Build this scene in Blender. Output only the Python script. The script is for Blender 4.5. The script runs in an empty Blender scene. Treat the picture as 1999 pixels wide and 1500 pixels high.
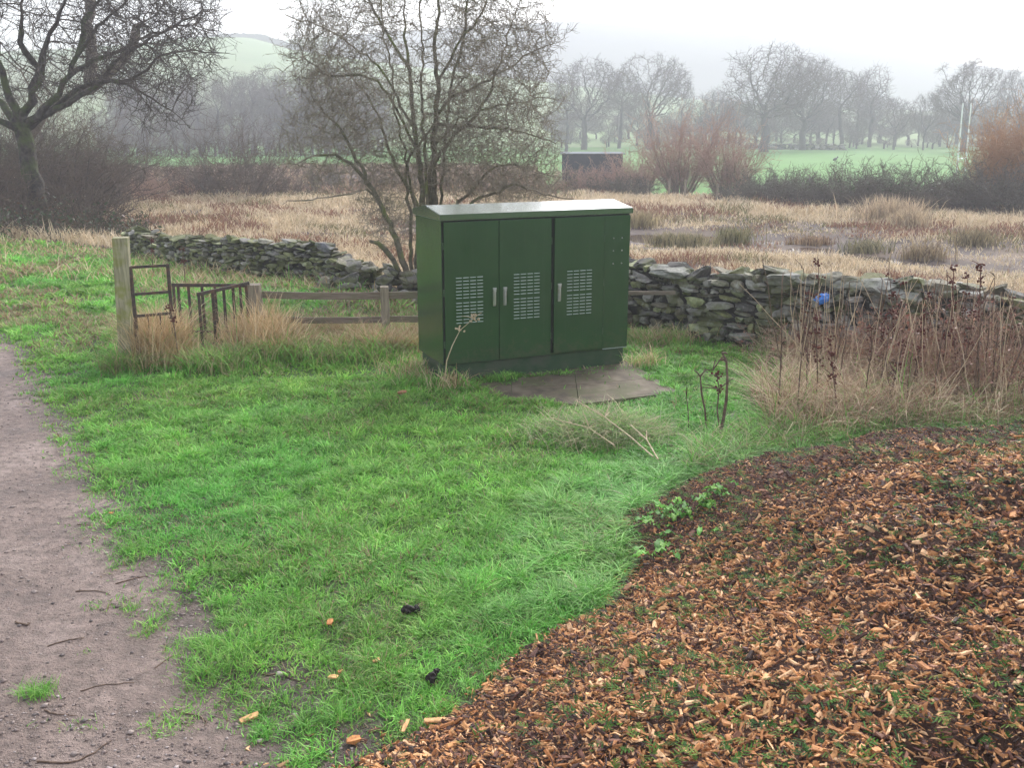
import bpy, bmesh, math, random
import numpy as np
from mathutils import Vector, Matrix
from math import radians, sin, cos, pi

scene = bpy.context.scene
COL = scene.collection

# ------------------------------------------------------------------ camera, sky, sun, exposure
CAM_H = 2.6
PITCH = radians(14.66)
FPX = 1950.0
cam_d = bpy.data.cameras.new("camera")
cam_d.sensor_width = 36.0
cam_d.lens = 36.0 * FPX / 1999.0
cam_d.clip_start = 0.05
cam_d.clip_end = 6000
cam_d.dof.use_dof = True
cam_d.dof.focus_distance = 9.5
cam_d.dof.aperture_fstop = 12.0
cam = bpy.data.objects.new("camera", cam_d)
COL.objects.link(cam)
cam.location = (0, 0, CAM_H)
cam.rotation_euler = (pi / 2 - PITCH, 0, 0)
scene.camera = cam

SUN_EL, SUN_AZ = radians(38), radians(25)          # azimuth clockwise from +Y (ahead of the camera)
world = bpy.data.worlds.new("World")
scene.world = world
world.use_nodes = True
wn, wl = world.node_tree.nodes, world.node_tree.links
wn.clear()
sky = wn.new("ShaderNodeTexSky")
sky.sky_type = 'NISHITA'
sky.sun_disc = False
sky.sun_elevation = SUN_EL
sky.sun_rotation = SUN_AZ
sky.dust_density = 2.0
sky.ozone_density = 1.0
hsv = wn.new("ShaderNodeHueSaturation")
hsv.inputs['Saturation'].default_value = 0.35
bg = wn.new("ShaderNodeBackground")
bg.inputs['Strength'].default_value = 0.13
wo = wn.new("ShaderNodeOutputWorld")
wl.new(sky.outputs[0], hsv.inputs['Color'])
tint = wn.new("ShaderNodeMix")
tint.data_type = 'RGBA'
tint.blend_type = 'MULTIPLY'
tint.inputs[0].default_value = 1.0
tint.inputs[7].default_value = (1.0, 0.985, 1.0, 1)
wl.new(hsv.outputs[0], tint.inputs[6])
wl.new(tint.outputs[2], bg.inputs['Color'])
wl.new(bg.outputs[0], wo.inputs['Surface'])

sun_d = bpy.data.lights.new("sun", 'SUN')
sun_d.energy = 1.0
sun_d.angle = radians(30)
sun_d.color = (1.0, 0.97, 0.93)
sun = bpy.data.objects.new("sun", sun_d)
COL.objects.link(sun)
sdir = Vector((sin(SUN_AZ) * cos(SUN_EL), cos(SUN_AZ) * cos(SUN_EL), sin(SUN_EL)))
sun.rotation_euler = (-sdir).to_track_quat('-Z', 'Y').to_euler()

scene.view_settings.view_transform = 'Standard'
scene.view_settings.look = 'None'
scene.view_settings.gamma = 1.0
scene.view_settings.exposure = 1.78
HAZE_DENSITY = 0.0024

cy = scene.cycles
cy.use_denoising = True
cy.max_bounces = 6
cy.diffuse_bounces = 3
cy.glossy_bounces = 2
cy.transmission_bounces = 3
cy.volume_bounces = 2
cy.transparent_max_bounces = 4
cy.use_adaptive_sampling = True
cy.adaptive_threshold = 0.02

# ------------------------------------------------------------------ camera-ray helpers (only used to work out places in metres)
CP, SP = cos(PITCH), sin(PITCH)


def Xat(px, py, Y):
    z = Zat(py, Y)
    return (px - 999.5) / FPX * (Y * CP + (CAM_H - z) * SP)


def Zat(py, Y):
    return CAM_H - Y * math.tan(PITCH + math.atan((py - 750) / FPX))


def P(px, py, Y):
    return (Xat(px, py, Y), Y, Zat(py, Y))


def G(px, py, z=0.0):
    a = PITCH + math.atan((py - 750) / FPX)
    Y = (CAM_H - z) / math.tan(a)
    return ((px - 999.5) / FPX * (Y * CP + (CAM_H - z) * SP), Y)


# ------------------------------------------------------------------ numpy helpers
def hash2(ix, iy, seed):
    h = (ix.astype(np.int64) * 374761393 + iy.astype(np.int64) * 668265263 + seed * 974634777) & 0x7fffffff
    h = ((h ^ (h >> 13)) * 1274126177) & 0x7fffffff
    h = h ^ (h >> 16)
    return (h & 0xffff) / 65535.0


def vn(x, y, seed=0):
    x = np.asarray(x, float)
    y = np.asarray(y, float)
    ix, iy = np.floor(x), np.floor(y)
    fx, fy = x - ix, y - iy
    fx = fx * fx * (3 - 2 * fx)
    fy = fy * fy * (3 - 2 * fy)
    a = hash2(ix, iy, seed)
    b = hash2(ix + 1, iy, seed)
    c = hash2(ix, iy + 1, seed)
    d = hash2(ix + 1, iy + 1, seed)
    return a + (b - a) * fx + (c - a) * fy + (a - b - c + d) * fx * fy


def fbm(x, y, seed=0, o=3):
    s, a, t = 0.0, 1.0, 0.0
    for k in range(o):
        s = s + a * vn(x * 2 ** k, y * 2 ** k, seed + k)
        t += a
        a *= 0.5
    return s / t


def sm(a, b, x):
    t = np.clip((np.asarray(x, float) - a) / (b - a), 0, 1)
    return t * t * (3 - 2 * t)


def seg_dist(x, y, poly):
    x = np.asarray(x, float)
    y = np.asarray(y, float)
    best = np.full(x.shape, 1e9)
    for (x0, y0), (x1, y1) in zip(poly[:-1], poly[1:]):
        dx, dy = x1 - x0, y1 - y0
        t = np.clip(((x - x0) * dx + (y - y0) * dy) / (dx * dx + dy * dy), 0, 1)
        best = np.minimum(best, np.hypot(x - x0 - t * dx, y - y0 - t * dy))
    return best


def inside(x, y, poly):
    x = np.asarray(x, float)
    y = np.asarray(y, float)
    r = np.zeros(x.shape, bool)
    n = len(poly)
    for i in range(n):
        x0, y0 = poly[i]
        x1, y1 = poly[(i + 1) % n]
        if y0 == y1:
            continue
        c = (y0 > y) != (y1 > y)
        r ^= c & (x < (x1 - x0) * (y - y0) / (y1 - y0) + x0)
    return r


def in_view(x, y, m=1.3, z=0.0):
    zc = y * CP + (CAM_H - z) * SP
    return (np.abs(x) < zc * 0.52 + m) & (y > 2.6)


# ------------------------------------------------------------------ object helpers
def tag(o, label=None, cat=None, group=None, kind=None):
    if label:
        o['label'] = label
    if cat:
        o['category'] = cat
    if group:
        o['group'] = group
    if kind:
        o['kind'] = kind
    return o


def link(name, me, mat=None, parent=None):
    o = bpy.data.objects.new(name, me)
    COL.objects.link(o)
    if mat is not None:
        me.materials.append(mat)
    if parent is not None:
        o.parent = parent
    return o


def empty(name, loc, label, cat, group=None, rz=0.0):
    o = bpy.data.objects.new(name, None)
    COL.objects.link(o)
    o.location = loc
    o.rotation_euler = (0, 0, rz)
    o.empty_display_size = 0.2
    return tag(o, label, cat, group)


def np_mesh(name, verts, quads=None, tris=None, cols=None, smooth=False, attrs=None):
    me = bpy.data.meshes.new(name)
    verts = np.asarray(verts, np.float32).reshape(-1, 3)
    nq = 0 if quads is None else len(quads)
    nt = 0 if tris is None else len(tris)
    me.vertices.add(len(verts))
    me.vertices.foreach_set("co", verts.ravel())
    me.loops.add(nq * 4 + nt * 3)
    me.polygons.add(nq + nt)
    parts = []
    if nq:
        parts.append(np.asarray(quads, np.int32).ravel())
    if nt:
        parts.append(np.asarray(tris, np.int32).ravel())
    me.loops.foreach_set("vertex_index", np.concatenate(parts))
    st = np.concatenate([np.arange(nq) * 4, nq * 4 + np.arange(nt) * 3]).astype(np.int32)
    tot = np.concatenate([np.full(nq, 4), np.full(nt, 3)]).astype(np.int32)
    me.polygons.foreach_set("loop_start", st)
    me.polygons.foreach_set("loop_total", tot)
    me.polygons.foreach_set("use_smooth", np.full(nq + nt, smooth))
    if cols is not None:
        ca = me.color_attributes.new("Col", 'FLOAT_COLOR', 'POINT')
        c4 = np.ones((len(verts), 4), np.float32)
        c4[:, :3] = cols
        ca.data.foreach_set("color", c4.ravel())
    if attrs:
        for k, v in attrs.items():
            a = me.attributes.new(k, 'FLOAT', 'POINT')
            a.data.foreach_set("value", np.asarray(v, np.float32))
    me.update(calc_edges=True)
    return me


def bm_mesh(name, bm, smooth=False):
    me = bpy.data.meshes.new(name)
    bm.normal_update()
    bm.to_mesh(me)
    bm.free()
    if smooth:
        me.polygons.foreach_set("use_smooth", [True] * len(me.polygons))
    return me


def add_box(bm, x0, x1, y0, y1, z0, z1, bevel=0.0, M=None, seg=2):
    r = bmesh.ops.create_cube(bm, size=1.0)
    vs = r['verts']
    for v in vs:
        v.co = Vector((x0 + (v.co.x + .5) * (x1 - x0), y0 + (v.co.y + .5) * (y1 - y0), z0 + (v.co.z + .5) * (z1 - z0)))
    if bevel > 0:
        es = list({e for v in vs for e in v.link_edges})
        rb = bmesh.ops.bevel(bm, geom=es, offset=bevel, segments=seg, affect='EDGES', profile=0.5)
        vs = list({v for f in rb['faces'] for v in f.verts} | {v for v in vs if v.is_valid})
    if M is not None:
        for v in vs:
            v.co = M @ v.co
    return vs


def add_cyl(bm, p0, p1, r0, r1=None, seg=12, cap=True):
    r1 = r0 if r1 is None else r1
    p0, p1 = Vector(p0), Vector(p1)
    d = p1 - p0
    r = bmesh.ops.create_cone(bm, cap_ends=cap, segments=seg, radius1=r0, radius2=r1, depth=d.length)
    M = Matrix.Translation((p0 + p1) / 2) @ d.to_track_quat('Z', 'Y').to_matrix().to_4x4()
    for v in r['verts']:
        v.co = M @ v.co
    return r['verts']


def tube_arrays(pts, rads, sides=6):
    pts = np.asarray(pts, float)
    rads = np.asarray(rads, float)
    n = len(pts)
    par = np.arange(-1, n - 1)
    return branch_arrays(pts, par, rads, sides)


def branch_arrays(pos, par, rad, sides, mask=None):
    """Rings at every node, swept to the node's parent; side branches start inside their parent."""
    n = len(pos)
    d = np.zeros((n, 3))
    has = par >= 0
    d[has] = pos[has] - pos[par[has]]
    nch = np.full(n, -1)
    order = np.argsort(rad[has])
    idx = np.where(has)[0][order]
    nch[par[idx]] = idx                                  # thickest child wins
    roots = np.where(~has)[0]
    for r in roots:
        if nch[r] >= 0:
            d[r] = pos[nch[r]] - pos[r]
    d /= np.maximum(np.linalg.norm(d, axis=1, keepdims=True), 1e-9)
    # average with the main child's direction for a smooth joint
    m = nch >= 0
    dd = d.copy()
    dd[m] = d[m] + d[nch[m]]
    dd /= np.maximum(np.linalg.norm(dd, axis=1, keepdims=True), 1e-9)
    ref = np.array([0.93, 0.33, 0.16])
    ang = np.arange(sides) / sides * 2 * pi

    def ring(c, dirs, r):
        u = ref - dirs * (dirs @ ref)[:, None]
        u /= np.maximum(np.linalg.norm(u, axis=1, keepdims=True), 1e-9)
        w = np.cross(dirs, u)
        return c[:, None, :] + r[:, None, None] * (np.cos(ang)[None, :, None] * u[:, None, :] + np.sin(ang)[None, :, None] * w[:, None, :])

    main = np.zeros(n, bool)
    main[nch[nch >= 0]] = True
    use = has if mask is None else (has & mask)
    R1 = ring(pos, dd, rad)
    V = [R1.reshape(-1, 3)]
    side_n = np.where(use & ~main)[0]
    if len(side_n):
        pr = par[side_n]
        R0 = ring(pos[pr], d[side_n], np.minimum(rad[side_n] * 1.25, rad[pr]))
        V.append(R0.reshape(-1, 3))
    base = np.zeros(n, np.int64)
    base[has] = par[has] * sides
    base[side_n] = n * sides + np.arange(len(side_n)) * sides
    ui = np.where(use)[0]
    k = np.arange(sides)
    k2 = (k + 1) % sides
    a = base[ui][:, None] + k
    b = base[ui][:, None] + k2
    c = ui[:, None] * sides + k2
    e = ui[:, None] * sides + k
    q = np.stack([a, b, c, e], -1).reshape(-1, 4)
    V = np.concatenate(V)
    used = np.unique(q)
    remap = np.zeros(len(V), np.int64)
    remap[used] = np.arange(len(used))
    return V[used], remap[q]


# ------------------------------------------------------------------ materials
def new_mat(name):
    m = bpy.data.materials.new(name)
    m.use_nodes = True
    nt = m.node_tree
    b = nt.nodes['Principled BSDF']
    return m, nt.nodes, nt.links, b


def ramp(nodes, stops):
    r = nodes.new("ShaderNodeValToRGB")
    e = r.color_ramp.elements
    while len(e) > 2:
        e.remove(e[-1])
    e[0].position, e[0].color = stops[0][0], (*stops[0][1], 1)
    e[1].position, e[1].color = stops[-1][0], (*stops[-1][1], 1)
    for p, c in stops[1:-1]:
        n = e.new(p)
        n.color = (*c, 1)
    return r


def noise(nodes, links, scale, detail=4, rough=0.6, vec=None, dist=0.0):
    n = nodes.new("ShaderNodeTexNoise")
    n.inputs['Scale'].default_value = scale
    n.inputs['Detail'].default_value = detail
    n.inputs['Roughness'].default_value = rough
    n.inputs['Distortion'].default_value = dist
    if vec is not None:
        links.new(vec, n.inputs['Vector'])
    return n


def mixc(nodes, links, a, b, fac, mode='MIX'):
    m = nodes.new("ShaderNodeMix")
    m.data_type = 'RGBA'
    m.blend_type = mode
    for sock, v in ((m.inputs[6], a), (m.inputs[7], b), (m.inputs[0], fac)):
        if hasattr(v, 'is_linked') or hasattr(v, 'links'):
            links.new(v, sock)
        elif isinstance(v, tuple):
            sock.default_value = (*v, 1)
        else:
            sock.default_value = v
    return m.outputs[2]


def bump(nodes, links, b, h, strength, dist):
    bp = nodes.new("ShaderNodeBump")
    bp.inputs['Strength'].default_value = strength
    bp.inputs['Distance'].default_value = dist
    links.new(h, bp.inputs['Height'])
    links.new(bp.outputs[0], b.inputs['Normal'])


def mat_attr(name, rough=0.6, scale=8.0, amount=0.25, transl=0.0, spec=0.3, bump_s=0.0):
    """Colour from the mesh's own Col attribute, broken up by noise; thin leaves also let light through."""
    m, N, L, b = new_mat(name)
    at = N.new("ShaderNodeAttribute")
    at.attribute_name = "Col"
    tc = N.new("ShaderNodeTexCoord")
    nz = noise(N, L, scale, 3, 0.6, tc.outputs['Object'])
    rp = ramp(N, [(0.3, (1 - amount,) * 3), (0.7, (1 + amount,) * 3)])
    L.new(nz.outputs[0], rp.inputs[0])
    c = mixc(N, L, at.outputs['Color'], rp.outputs[0], 1.0, 'MULTIPLY')
    L.new(c, b.inputs['Base Color'])
    b.inputs['Roughness'].default_value = rough
    b.inputs['Specular IOR Level'].default_value = spec
    if bump_s:
        bump(N, L, b, nz.outputs[0], bump_s, 0.01)
    if transl:
        tr = N.new("ShaderNodeBsdfTranslucent")
        L.new(c, tr.inputs['Color'])
        mx = N.new("ShaderNodeMixShader")
        mx.inputs[0].default_value = transl
        L.new(b.outputs[0], mx.inputs[1])
        L.new(tr.outputs[0], mx.inputs[2])
        L.new(mx.outputs[0], N['Material Output'].inputs['Surface'])
    return m


def mat_noise(name, stops, scale=5.0, rough=0.8, detail=6, bump_s=0.3, bump_d=0.01, spec=0.3, metal=0.0, stretch=None, scale2=None, stops2=None, amt2=0.5):
    m, N, L, b = new_mat(name)
    tc = N.new("ShaderNodeTexCoord")
    vec = tc.outputs['Object']
    if stretch:
        mp = N.new("ShaderNodeMapping")
        mp.inputs['Scale'].default_value = stretch
        L.new(vec, mp.inputs['Vector'])
        vec = mp.outputs[0]
    nz = noise(N, L, scale, detail, 0.62, vec)
    rp = ramp(N, stops)
    L.new(nz.outputs[0], rp.inputs[0])
    c = rp.outputs[0]
    if scale2:
        n2 = noise(N, L, scale2, 4, 0.6, tc.outputs['Object'])
        r2 = ramp(N, [(0.48, (0, 0, 0)), (0.62, (amt2,) * 3)])
        L.new(n2.outputs[0], r2.inputs[0])
        c = mixc(N, L, c, stops2, r2.outputs[0])
    L.new(c, b.inputs['Base Color'])
    b.inputs['Roughness'].default_value = rough
    b.inputs['Specular IOR Level'].default_value = spec
    b.inputs['Metallic'].default_value = metal
    if bump_s:
        bump(N, L, b, nz.outputs[0], bump_s, bump_d)
    return m


M_GRASS = mat_attr("grass_blades", 0.5, 3.0, 0.15, 0.4, 0.28)
M_DRY = mat_attr("dry_grass", 0.7, 3.0, 0.2, 0.3, 0.2)
M_LEAF = mat_attr("leaf", 0.45, 20.0, 0.25, 0.25, 0.4)
M_SPRIG = mat_attr("conifer_leaf", 0.75, 20.0, 0.25, 0.15, 0.12)
M_WEED = mat_attr("weed_leaf", 0.55, 14.0, 0.2, 0.25, 0.2)
M_CHIP = mat_attr("chip_wood", 0.7, 60.0, 0.3, 0.0, 0.25, 0.3)
M_STONE = None
M_STALK = mat_noise("dead_stalk", [(0.3, (0.06, 0.038, 0.028)), (0.7, (0.19, 0.13, 0.09))], 25, 0.8, bump_s=0.2)
M_STRAW = mat_noise("straw_stalk", [(0.3, (0.36, 0.27, 0.165)), (0.7, (0.60, 0.48, 0.33))], 25, 0.7, bump_s=0.1)
M_SEED = mat_noise("seed_head", [(0.3, (0.06, 0.016, 0.012)), (0.7, (0.14, 0.045, 0.035))], 60, 0.85, bump_s=0.3)
M_BARK_MOSS = mat_noise("mossy_bark", [(0.3, (0.018, 0.015, 0.013)), (0.7, (0.095, 0.08, 0.065))], 9, 0.9, bump_s=0.9, bump_d=0.05,
                        scale2=1.6, stops2=(0.07, 0.095, 0.025), amt2=0.85)
M_BARK_HAW = mat_noise("hawthorn_bark", [(0.3, (0.075, 0.068, 0.05)), (0.7, (0.22, 0.20, 0.145))], 12, 0.9, bump_s=0.6, bump_d=0.01,
                       scale2=3.0, stops2=(0.15, 0.19, 0.05), amt2=0.8)
M_TWIG_HAW = mat_noise("hawthorn_twigs", [(0.3, (0.15, 0.13, 0.10)), (0.7, (0.31, 0.275, 0.205))], 5, 0.9, bump_s=0)
M_BARK_PALE = mat_noise("pale_bark", [(0.3, (0.13, 0.11, 0.09)), (0.7, (0.25, 0.215, 0.175))], 6, 0.9, bump_s=0.4,
                        scale2=2.0, stops2=(0.12, 0.12, 0.05), amt2=0.6)
M_TWIG_DARK = mat_noise("dark_twigs", [(0.3, (0.035, 0.028, 0.022)), (0.7, (0.10, 0.08, 0.062))], 3, 0.9, bump_s=0)
M_BARK_FAR = mat_noise("far_bark", [(0.3, (0.03, 0.027, 0.024)), (0.7, (0.075, 0.065, 0.055))], 2, 0.9, bump_s=0)
M_TWIG_FAR = mat_noise("far_twigs", [(0.3, (0.062, 0.045, 0.032)), (0.7, (0.12, 0.09, 0.065))], 0.6, 0.9, bump_s=0)
M_TWIG_RED = mat_noise("red_willow_twigs", [(0.3, (0.27, 0.17, 0.125)), (0.7, (0.45, 0.30, 0.225))], 1.0, 0.8, bump_s=0)
M_TWIG_ORANGE = mat_noise("orange_willow_twigs", [(0.3, (0.30, 0.17, 0.08)), (0.7, (0.48, 0.28, 0.14))], 1.0, 0.8, bump_s=0)
M_STEM_WILLOW = mat_noise("willow_stems", [(0.3, (0.16, 0.13, 0.09)), (0.7, (0.30, 0.25, 0.18))], 3.0, 0.8, bump_s=0)
M_TWIG_BROWN = mat_noise("brown_twigs", [(0.3, (0.07, 0.052, 0.038)), (0.7, (0.15, 0.115, 0.085))], 2.0, 0.9, bump_s=0)
M_TWIG_HEDGE = mat_noise("hedge_twigs", [(0.3, (0.075, 0.066, 0.05)), (0.7, (0.165, 0.145, 0.11))], 2.0, 0.9, bump_s=0)
M_WOOD_OLD = mat_noise("weathered_rail", [(0.3, (0.10, 0.075, 0.055)), (0.7, (0.26, 0.21, 0.165))], 7, 0.85, bump_s=0.4, bump_d=0.006, stretch=(0.6, 6, 6),
                       scale2=5, stops2=(0.14, 0.15, 0.08), amt2=0.4)
M_POST_MOSS = mat_noise("mossy_post", [(0.3, (0.18, 0.165, 0.10)), (0.7, (0.42, 0.39, 0.26))], 8, 0.85, bump_s=0.4, bump_d=0.006, stretch=(6, 6, 0.5),
                        scale2=4, stops2=(0.19, 0.21, 0.035), amt2=0.75)
M_POST_GREY = mat_noise("grey_post", [(0.3, (0.17, 0.14, 0.10)), (0.7, (0.36, 0.31, 0.24))], 8, 0.85, bump_s=0.4, bump_d=0.006, stretch=(6, 6, 0.5))
M_IRON = mat_noise("rusty_iron", [(0.35, (0.035, 0.03, 0.028)), (0.65, (0.10, 0.075, 0.06))], 18, 0.6, bump_s=0.2, bump_d=0.003,
                   scale2=9, stops2=(0.14, 0.06, 0.03), amt2=0.5)
M_CLOD = mat_noise("dark_clod", [(0.3, (0.008, 0.007, 0.007)), (0.7, (0.045, 0.036, 0.032))], 40, 0.7, bump_s=0.5)
M_GREENFIELD = None

# ------------------------------------------------------------------ terrain
WALL = [(-40, 26), (-14, 24.5), (-8.6, 21.2), (-7.55, 20.2), (-5.9, 18.5), (-4.4, 17.5), (-3.15, 16.9), (-2.3, 16.2), (-1.5, 15.4), (0, 14.1),
        (1.6, 12.9), (2.1, 12.45), (2.8, 11.9), (3.8, 11.1), (5.4, 10.2), (8, 8.7), (14, 6.5), (40, 2)]
WX = np.array([p[0] for p in WALL], float)
WY = np.array([p[1] for p in WALL], float)
POOL = [(-1, 29.8), (4.4, 28.2), (7.5, 26.6), (10, 24.6), (12.5, 23.0), (16, 21.5), (21, 20.5)]
WATER_Z = -0.612


def wallY(x):
    return np.interp(x, WX, WY)


HLX = [-1200, -420, -250, -150, -130, -118, -107, -97, -91, -85, -76, -40, 20, 80, 160, 400, 1200]
HLZ = [22, 22, 27, 31.5, 33.2, 34.6, 35.3, 34.9, 33.0, 31.2, 29.6, 25, 18, 11, 8, 9, 9]
HRX = [-1200, -300, -60, 30, 130, 220, 262, 420, 1200]
HRZ = [30, 34, 52, 57, 50, 38, 32, 18, 14]


def H(x, y):
    x = np.asarray(x, float)
    y = np.asarray(y, float)
    s = y - wallY(x)
    near = 1 - sm(20, 40, y)
    z = near * (0.05 * (fbm(x * .6, y * .6, 3) - .5) + 0.035 * (vn(x * 2.2, y * 2.2, 9) - .5))
    z = z - 0.42 * sm(0.2, 4, s)
    dp = seg_dist(x, y, POOL)
    z = z + (0.16 * (fbm(x * .35, y * .5, 17) - .5) + 0.14 * (fbm(x * .8, y * 1.3, 19) - .5)) * sm(2, 6, s) * (1 - sm(45, 60, y))
    z = z - 0.17 * np.exp(-(dp / 2.9) ** 4) * sm(1, 4, s)
    z = z - 0.75 * sm(40, 58, y)
    z = z + np.interp(x, HLX, HLZ) * sm(150, 410, y) 
    zr = np.interp(x, HRX, HRZ) * sm(400, 560, y)
    z = np.where(y > 425, np.maximum(z - 34 * sm(425, 540, y), zr - 2), z)
    return z


# the trodden path: right-hand edge as (x, y) on the ground
PATH_EDGE = [G(*p) for p in [(700, 1640), (610, 1560), (545, 1480), (440, 1340), (345, 1210), (255, 1090), (205, 990), (150, 860), (100, 775), (55, 715), (0, 645)]]
PATH_EDGE = PATH_EDGE + [(-9.0, 14.0), (-13, 15.5), (-40, 22)]
PEX = np.array([p[0] for p in PATH_EDGE])
PEY = np.array([p[1] for p in PATH_EDGE])
print("PATH", [(round(a, 2), round(b, 2)) for a, b in PATH_EDGE])


def path_sd(x, y):
    """signed distance to the path's edge: negative on the path"""
    d = seg_dist(x, y, PATH_EDGE)
    yy = np.asarray(y, float)
    ex = np.interp(yy, PEY[:], PEX[:])
    left = x < ex
    return np.where(left, -d, d)


HEAP = [(-2.0, 2.0), (-1.35, 2.85), (-.68, 3.62), (-.32, 4.0), (.16, 4.68), (.55, 5.15), (.70, 5.6), (.72, 6.35), (1.2, 6.98), (2.0, 7.5), (3.0, 7.95), (4.4, 8.1), (7, 7.6), (9, 4), (8, 1.2), (0, 1.0)]


def heap_d(x, y):
    d = seg_dist(x, y, HEAP + [HEAP[0]])
    return np.where(inside(x, y, HEAP), d, -d)


def heap_h(x, y):
    d = heap_d(x, y)
    d = d + 0.25 * (fbm(x * 1.3, y * 1.3, 41) - .5)
    h = 0.78 * (1 - np.exp(-np.maximum(d, 0) / 1.5)) * (1 - .12 * sm(4.0, 2.2, y))
    h = h + 0.26 * (fbm(x * 1.1, y * 1.1, 43) - .5) * sm(0, .8, d) + 0.11 * (fbm(x * 3.6, y * 3.6, 47) - .5) * sm(0, .3, d)
    h = h + 0.45 * np.exp(-((x - 3.1) / 1.5) ** 2 - ((y - 4.3) / 1.6) ** 2) * sm(0, 1.5, d)
    return np.where(d > 0, np.maximum(h, 0.004), -0.06)


def nonuni(lo, hi, dense, cell, grow):
    """grid lines: fine over dense=(a,b), then growing outwards to lo and hi"""
    a, b = dense
    mid = list(np.arange(a, b + 1e-6, cell))
    out, c, p = [], cell, b
    while p < hi:
        c *= grow
        p += c
        out.append(min(p, hi))
    neg, c, p = [], cell, a
    while p > lo:
        c *= grow
        p -= c
        neg.append(max(p, lo))
    return np.array(neg[::-1] + mid + out)


def terrain():
    gx = nonuni(-1000, 1000, (-9, 8), 0.11, 1.06)
    gy = nonuni(-150, 1000, (2.5, 16), 0.11, 1.035)
    X, Y = np.meshgrid(gx, gy)
    Z = H(X, Y)
    hp = heap_d(X, Y)
    Z = np.where(hp > 0.1, Z - 0.08, Z)
    ny, nx = X.shape
    V = np.stack([X, Y, Z], -1).reshape(-1, 3)
    ii, jj = np.meshgrid(np.arange(ny - 1), np.arange(nx - 1), indexing='ij')
    q = np.stack([ii * nx + jj, ii * nx + jj + 1, (ii + 1) * nx + jj + 1, (ii + 1) * nx + jj], -1).reshape(-1, 4)
    cx = V[q].mean(1)
    x, y = cx[:, 0], cx[:, 1]
    s = y - wallY(x)
    sd = path_sd(x, y)
    cls = np.zeros(len(q), int)                           # 0 ground
    cls[(sd < -0.15) & (s < 0)] = 1                       # path
    cls[(s >= 0)] = 2                                     # marsh
    cls[(y > np.where(x < 1.5, 90, 53) + 5 * (fbm(x * .12, y * .12, 201) - .5))] = 3                                     # field
    cls[(y > 163)] = 4                                    # hills
    cls[(y > 432) & (x > -115 + .25 * (y - 432))] = 5      # the moor closing the view
    vx, vy = V[:, 0], V[:, 1]
    mud = np.clip(path_sd(vx, vy), -3, 3) + .06 + .35 * (fbm(vx * 1.5, vy * 1.5, 23) - .5)
    return V, q, cls, mud


def mat_ground():
    m, N, L, b = new_mat("trodden_ground")
    tc = N.new("ShaderNodeTexCoord")
    at = N.new("ShaderNodeAttribute")
    at.attribute_name = "edge_distance"
    n1 = noise(N, L, 1.1, 6, 0.62, tc.outputs['Object'])
    n2 = noise(N, L, 14, 6, 0.7, tc.outputs['Object'])
    n3 = noise(N, L, 90, 3, 0.6, tc.outputs['Object'])
    r1 = ramp(N, [(0.30, (0.125, 0.089, 0.072)), (0.5, (0.225, 0.168, 0.14)), (0.66, (0.325, 0.257, 0.222))])
    L.new(n1.outputs[0], r1.inputs[0])
    r2 = ramp(N, [(0.3, (0.5,) * 3), (0.52, (1.0,) * 3), (0.72, (1.3,) * 3)])
    L.new(n2.outputs[0], r2.inputs[0])
    mudc = mixc(N, L, r1.outputs[0], r2.outputs[0], 1.0, 'MULTIPLY')
    r3 = ramp(N, [(0.3, (0.035, 0.027, 0.021)), (0.7, (0.115, 0.088, 0.07))])
    L.new(n2.outputs[0], r3.inputs[0])
    n4 = noise(N, L, 5.5, 6, 0.65, tc.outputs['Object'])
    ma = N.new("ShaderNodeMath")
    ma.operation = 'MULTIPLY_ADD'
    L.new(n4.outputs[0], ma.inputs[0])
    ma.inputs[1].default_value = 1.6
    L.new(at.outputs['Fac'], ma.inputs[2])
    mr = N.new("ShaderNodeMapRange")
    mr.inputs['From Min'].default_value = 0.72
    mr.inputs['From Max'].default_value = 1.05
    mr.inputs['To Min'].default_value = 1.0
    mr.inputs['To Max'].default_value = 0.0
    L.new(ma.outputs[0], mr.inputs['Value'])
    mg = N.new("ShaderNodeMapRange")
    mg.inputs['From Min'].default_value = 0.35
    mg.inputs['From Max'].default_value = 1.3
    L.new(at.outputs['Fac'], mg.inputs['Value'])
    soil = mixc(N, L, r3.outputs[0], (0.06, 0.115, 0.02), mg.outputs[0])
    c = mixc(N, L, soil, mudc, mr.outputs[0])
    L.new(c, b.inputs['Base Color'])
    rr = ramp(N, [(0.35, (0.45,) * 3), (0.65, (0.85,) * 3)])
    L.new(n1.outputs[0], rr.inputs[0])
    L.new(rr.outputs[0], b.inputs['Roughness'])
    b.inputs['Specular IOR Level'].default_value = 0.35
    ad = N.new("ShaderNodeMath")
    ad.operation = 'MULTIPLY_ADD'
    L.new(n3.outputs[0], ad.inputs[0])
    ad.inputs[1].default_value = 0.35
    L.new(n2.outputs[0], ad.inputs[2])
    bump(N, L, b, ad.outputs[0], 1.0, 0.045)
    return m


def mat_land(name, stops, s1, stops_over, s2, rough=0.9, lo=0.45, hi=0.6):
    m, N, L, b = new_mat(name)
    tc = N.new("ShaderNodeTexCoord")
    n1 = noise(N, L, s1, 6, 0.65, tc.outputs['Object'])
    r1 = ramp(N, stops)
    L.new(n1.outputs[0], r1.inputs[0])
    n2 = noise(N, L, s2, 5, 0.6, tc.outputs['Object'])
    r2 = ramp(N, [(lo, (0, 0, 0)), (hi, (1, 1, 1))])
    L.new(n2.outputs[0], r2.inputs[0])
    c = mixc(N, L, r1.outputs[0], stops_over, r2.outputs[0])
    L.new(c, b.inputs['Base Color'])
    b.inputs['Roughness'].default_value = rough
    b.inputs['Specular IOR Level'].default_value = 0.2
    bump(N, L, b, n1.outputs[0], 0.6, 0.05)
    return m


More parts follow.
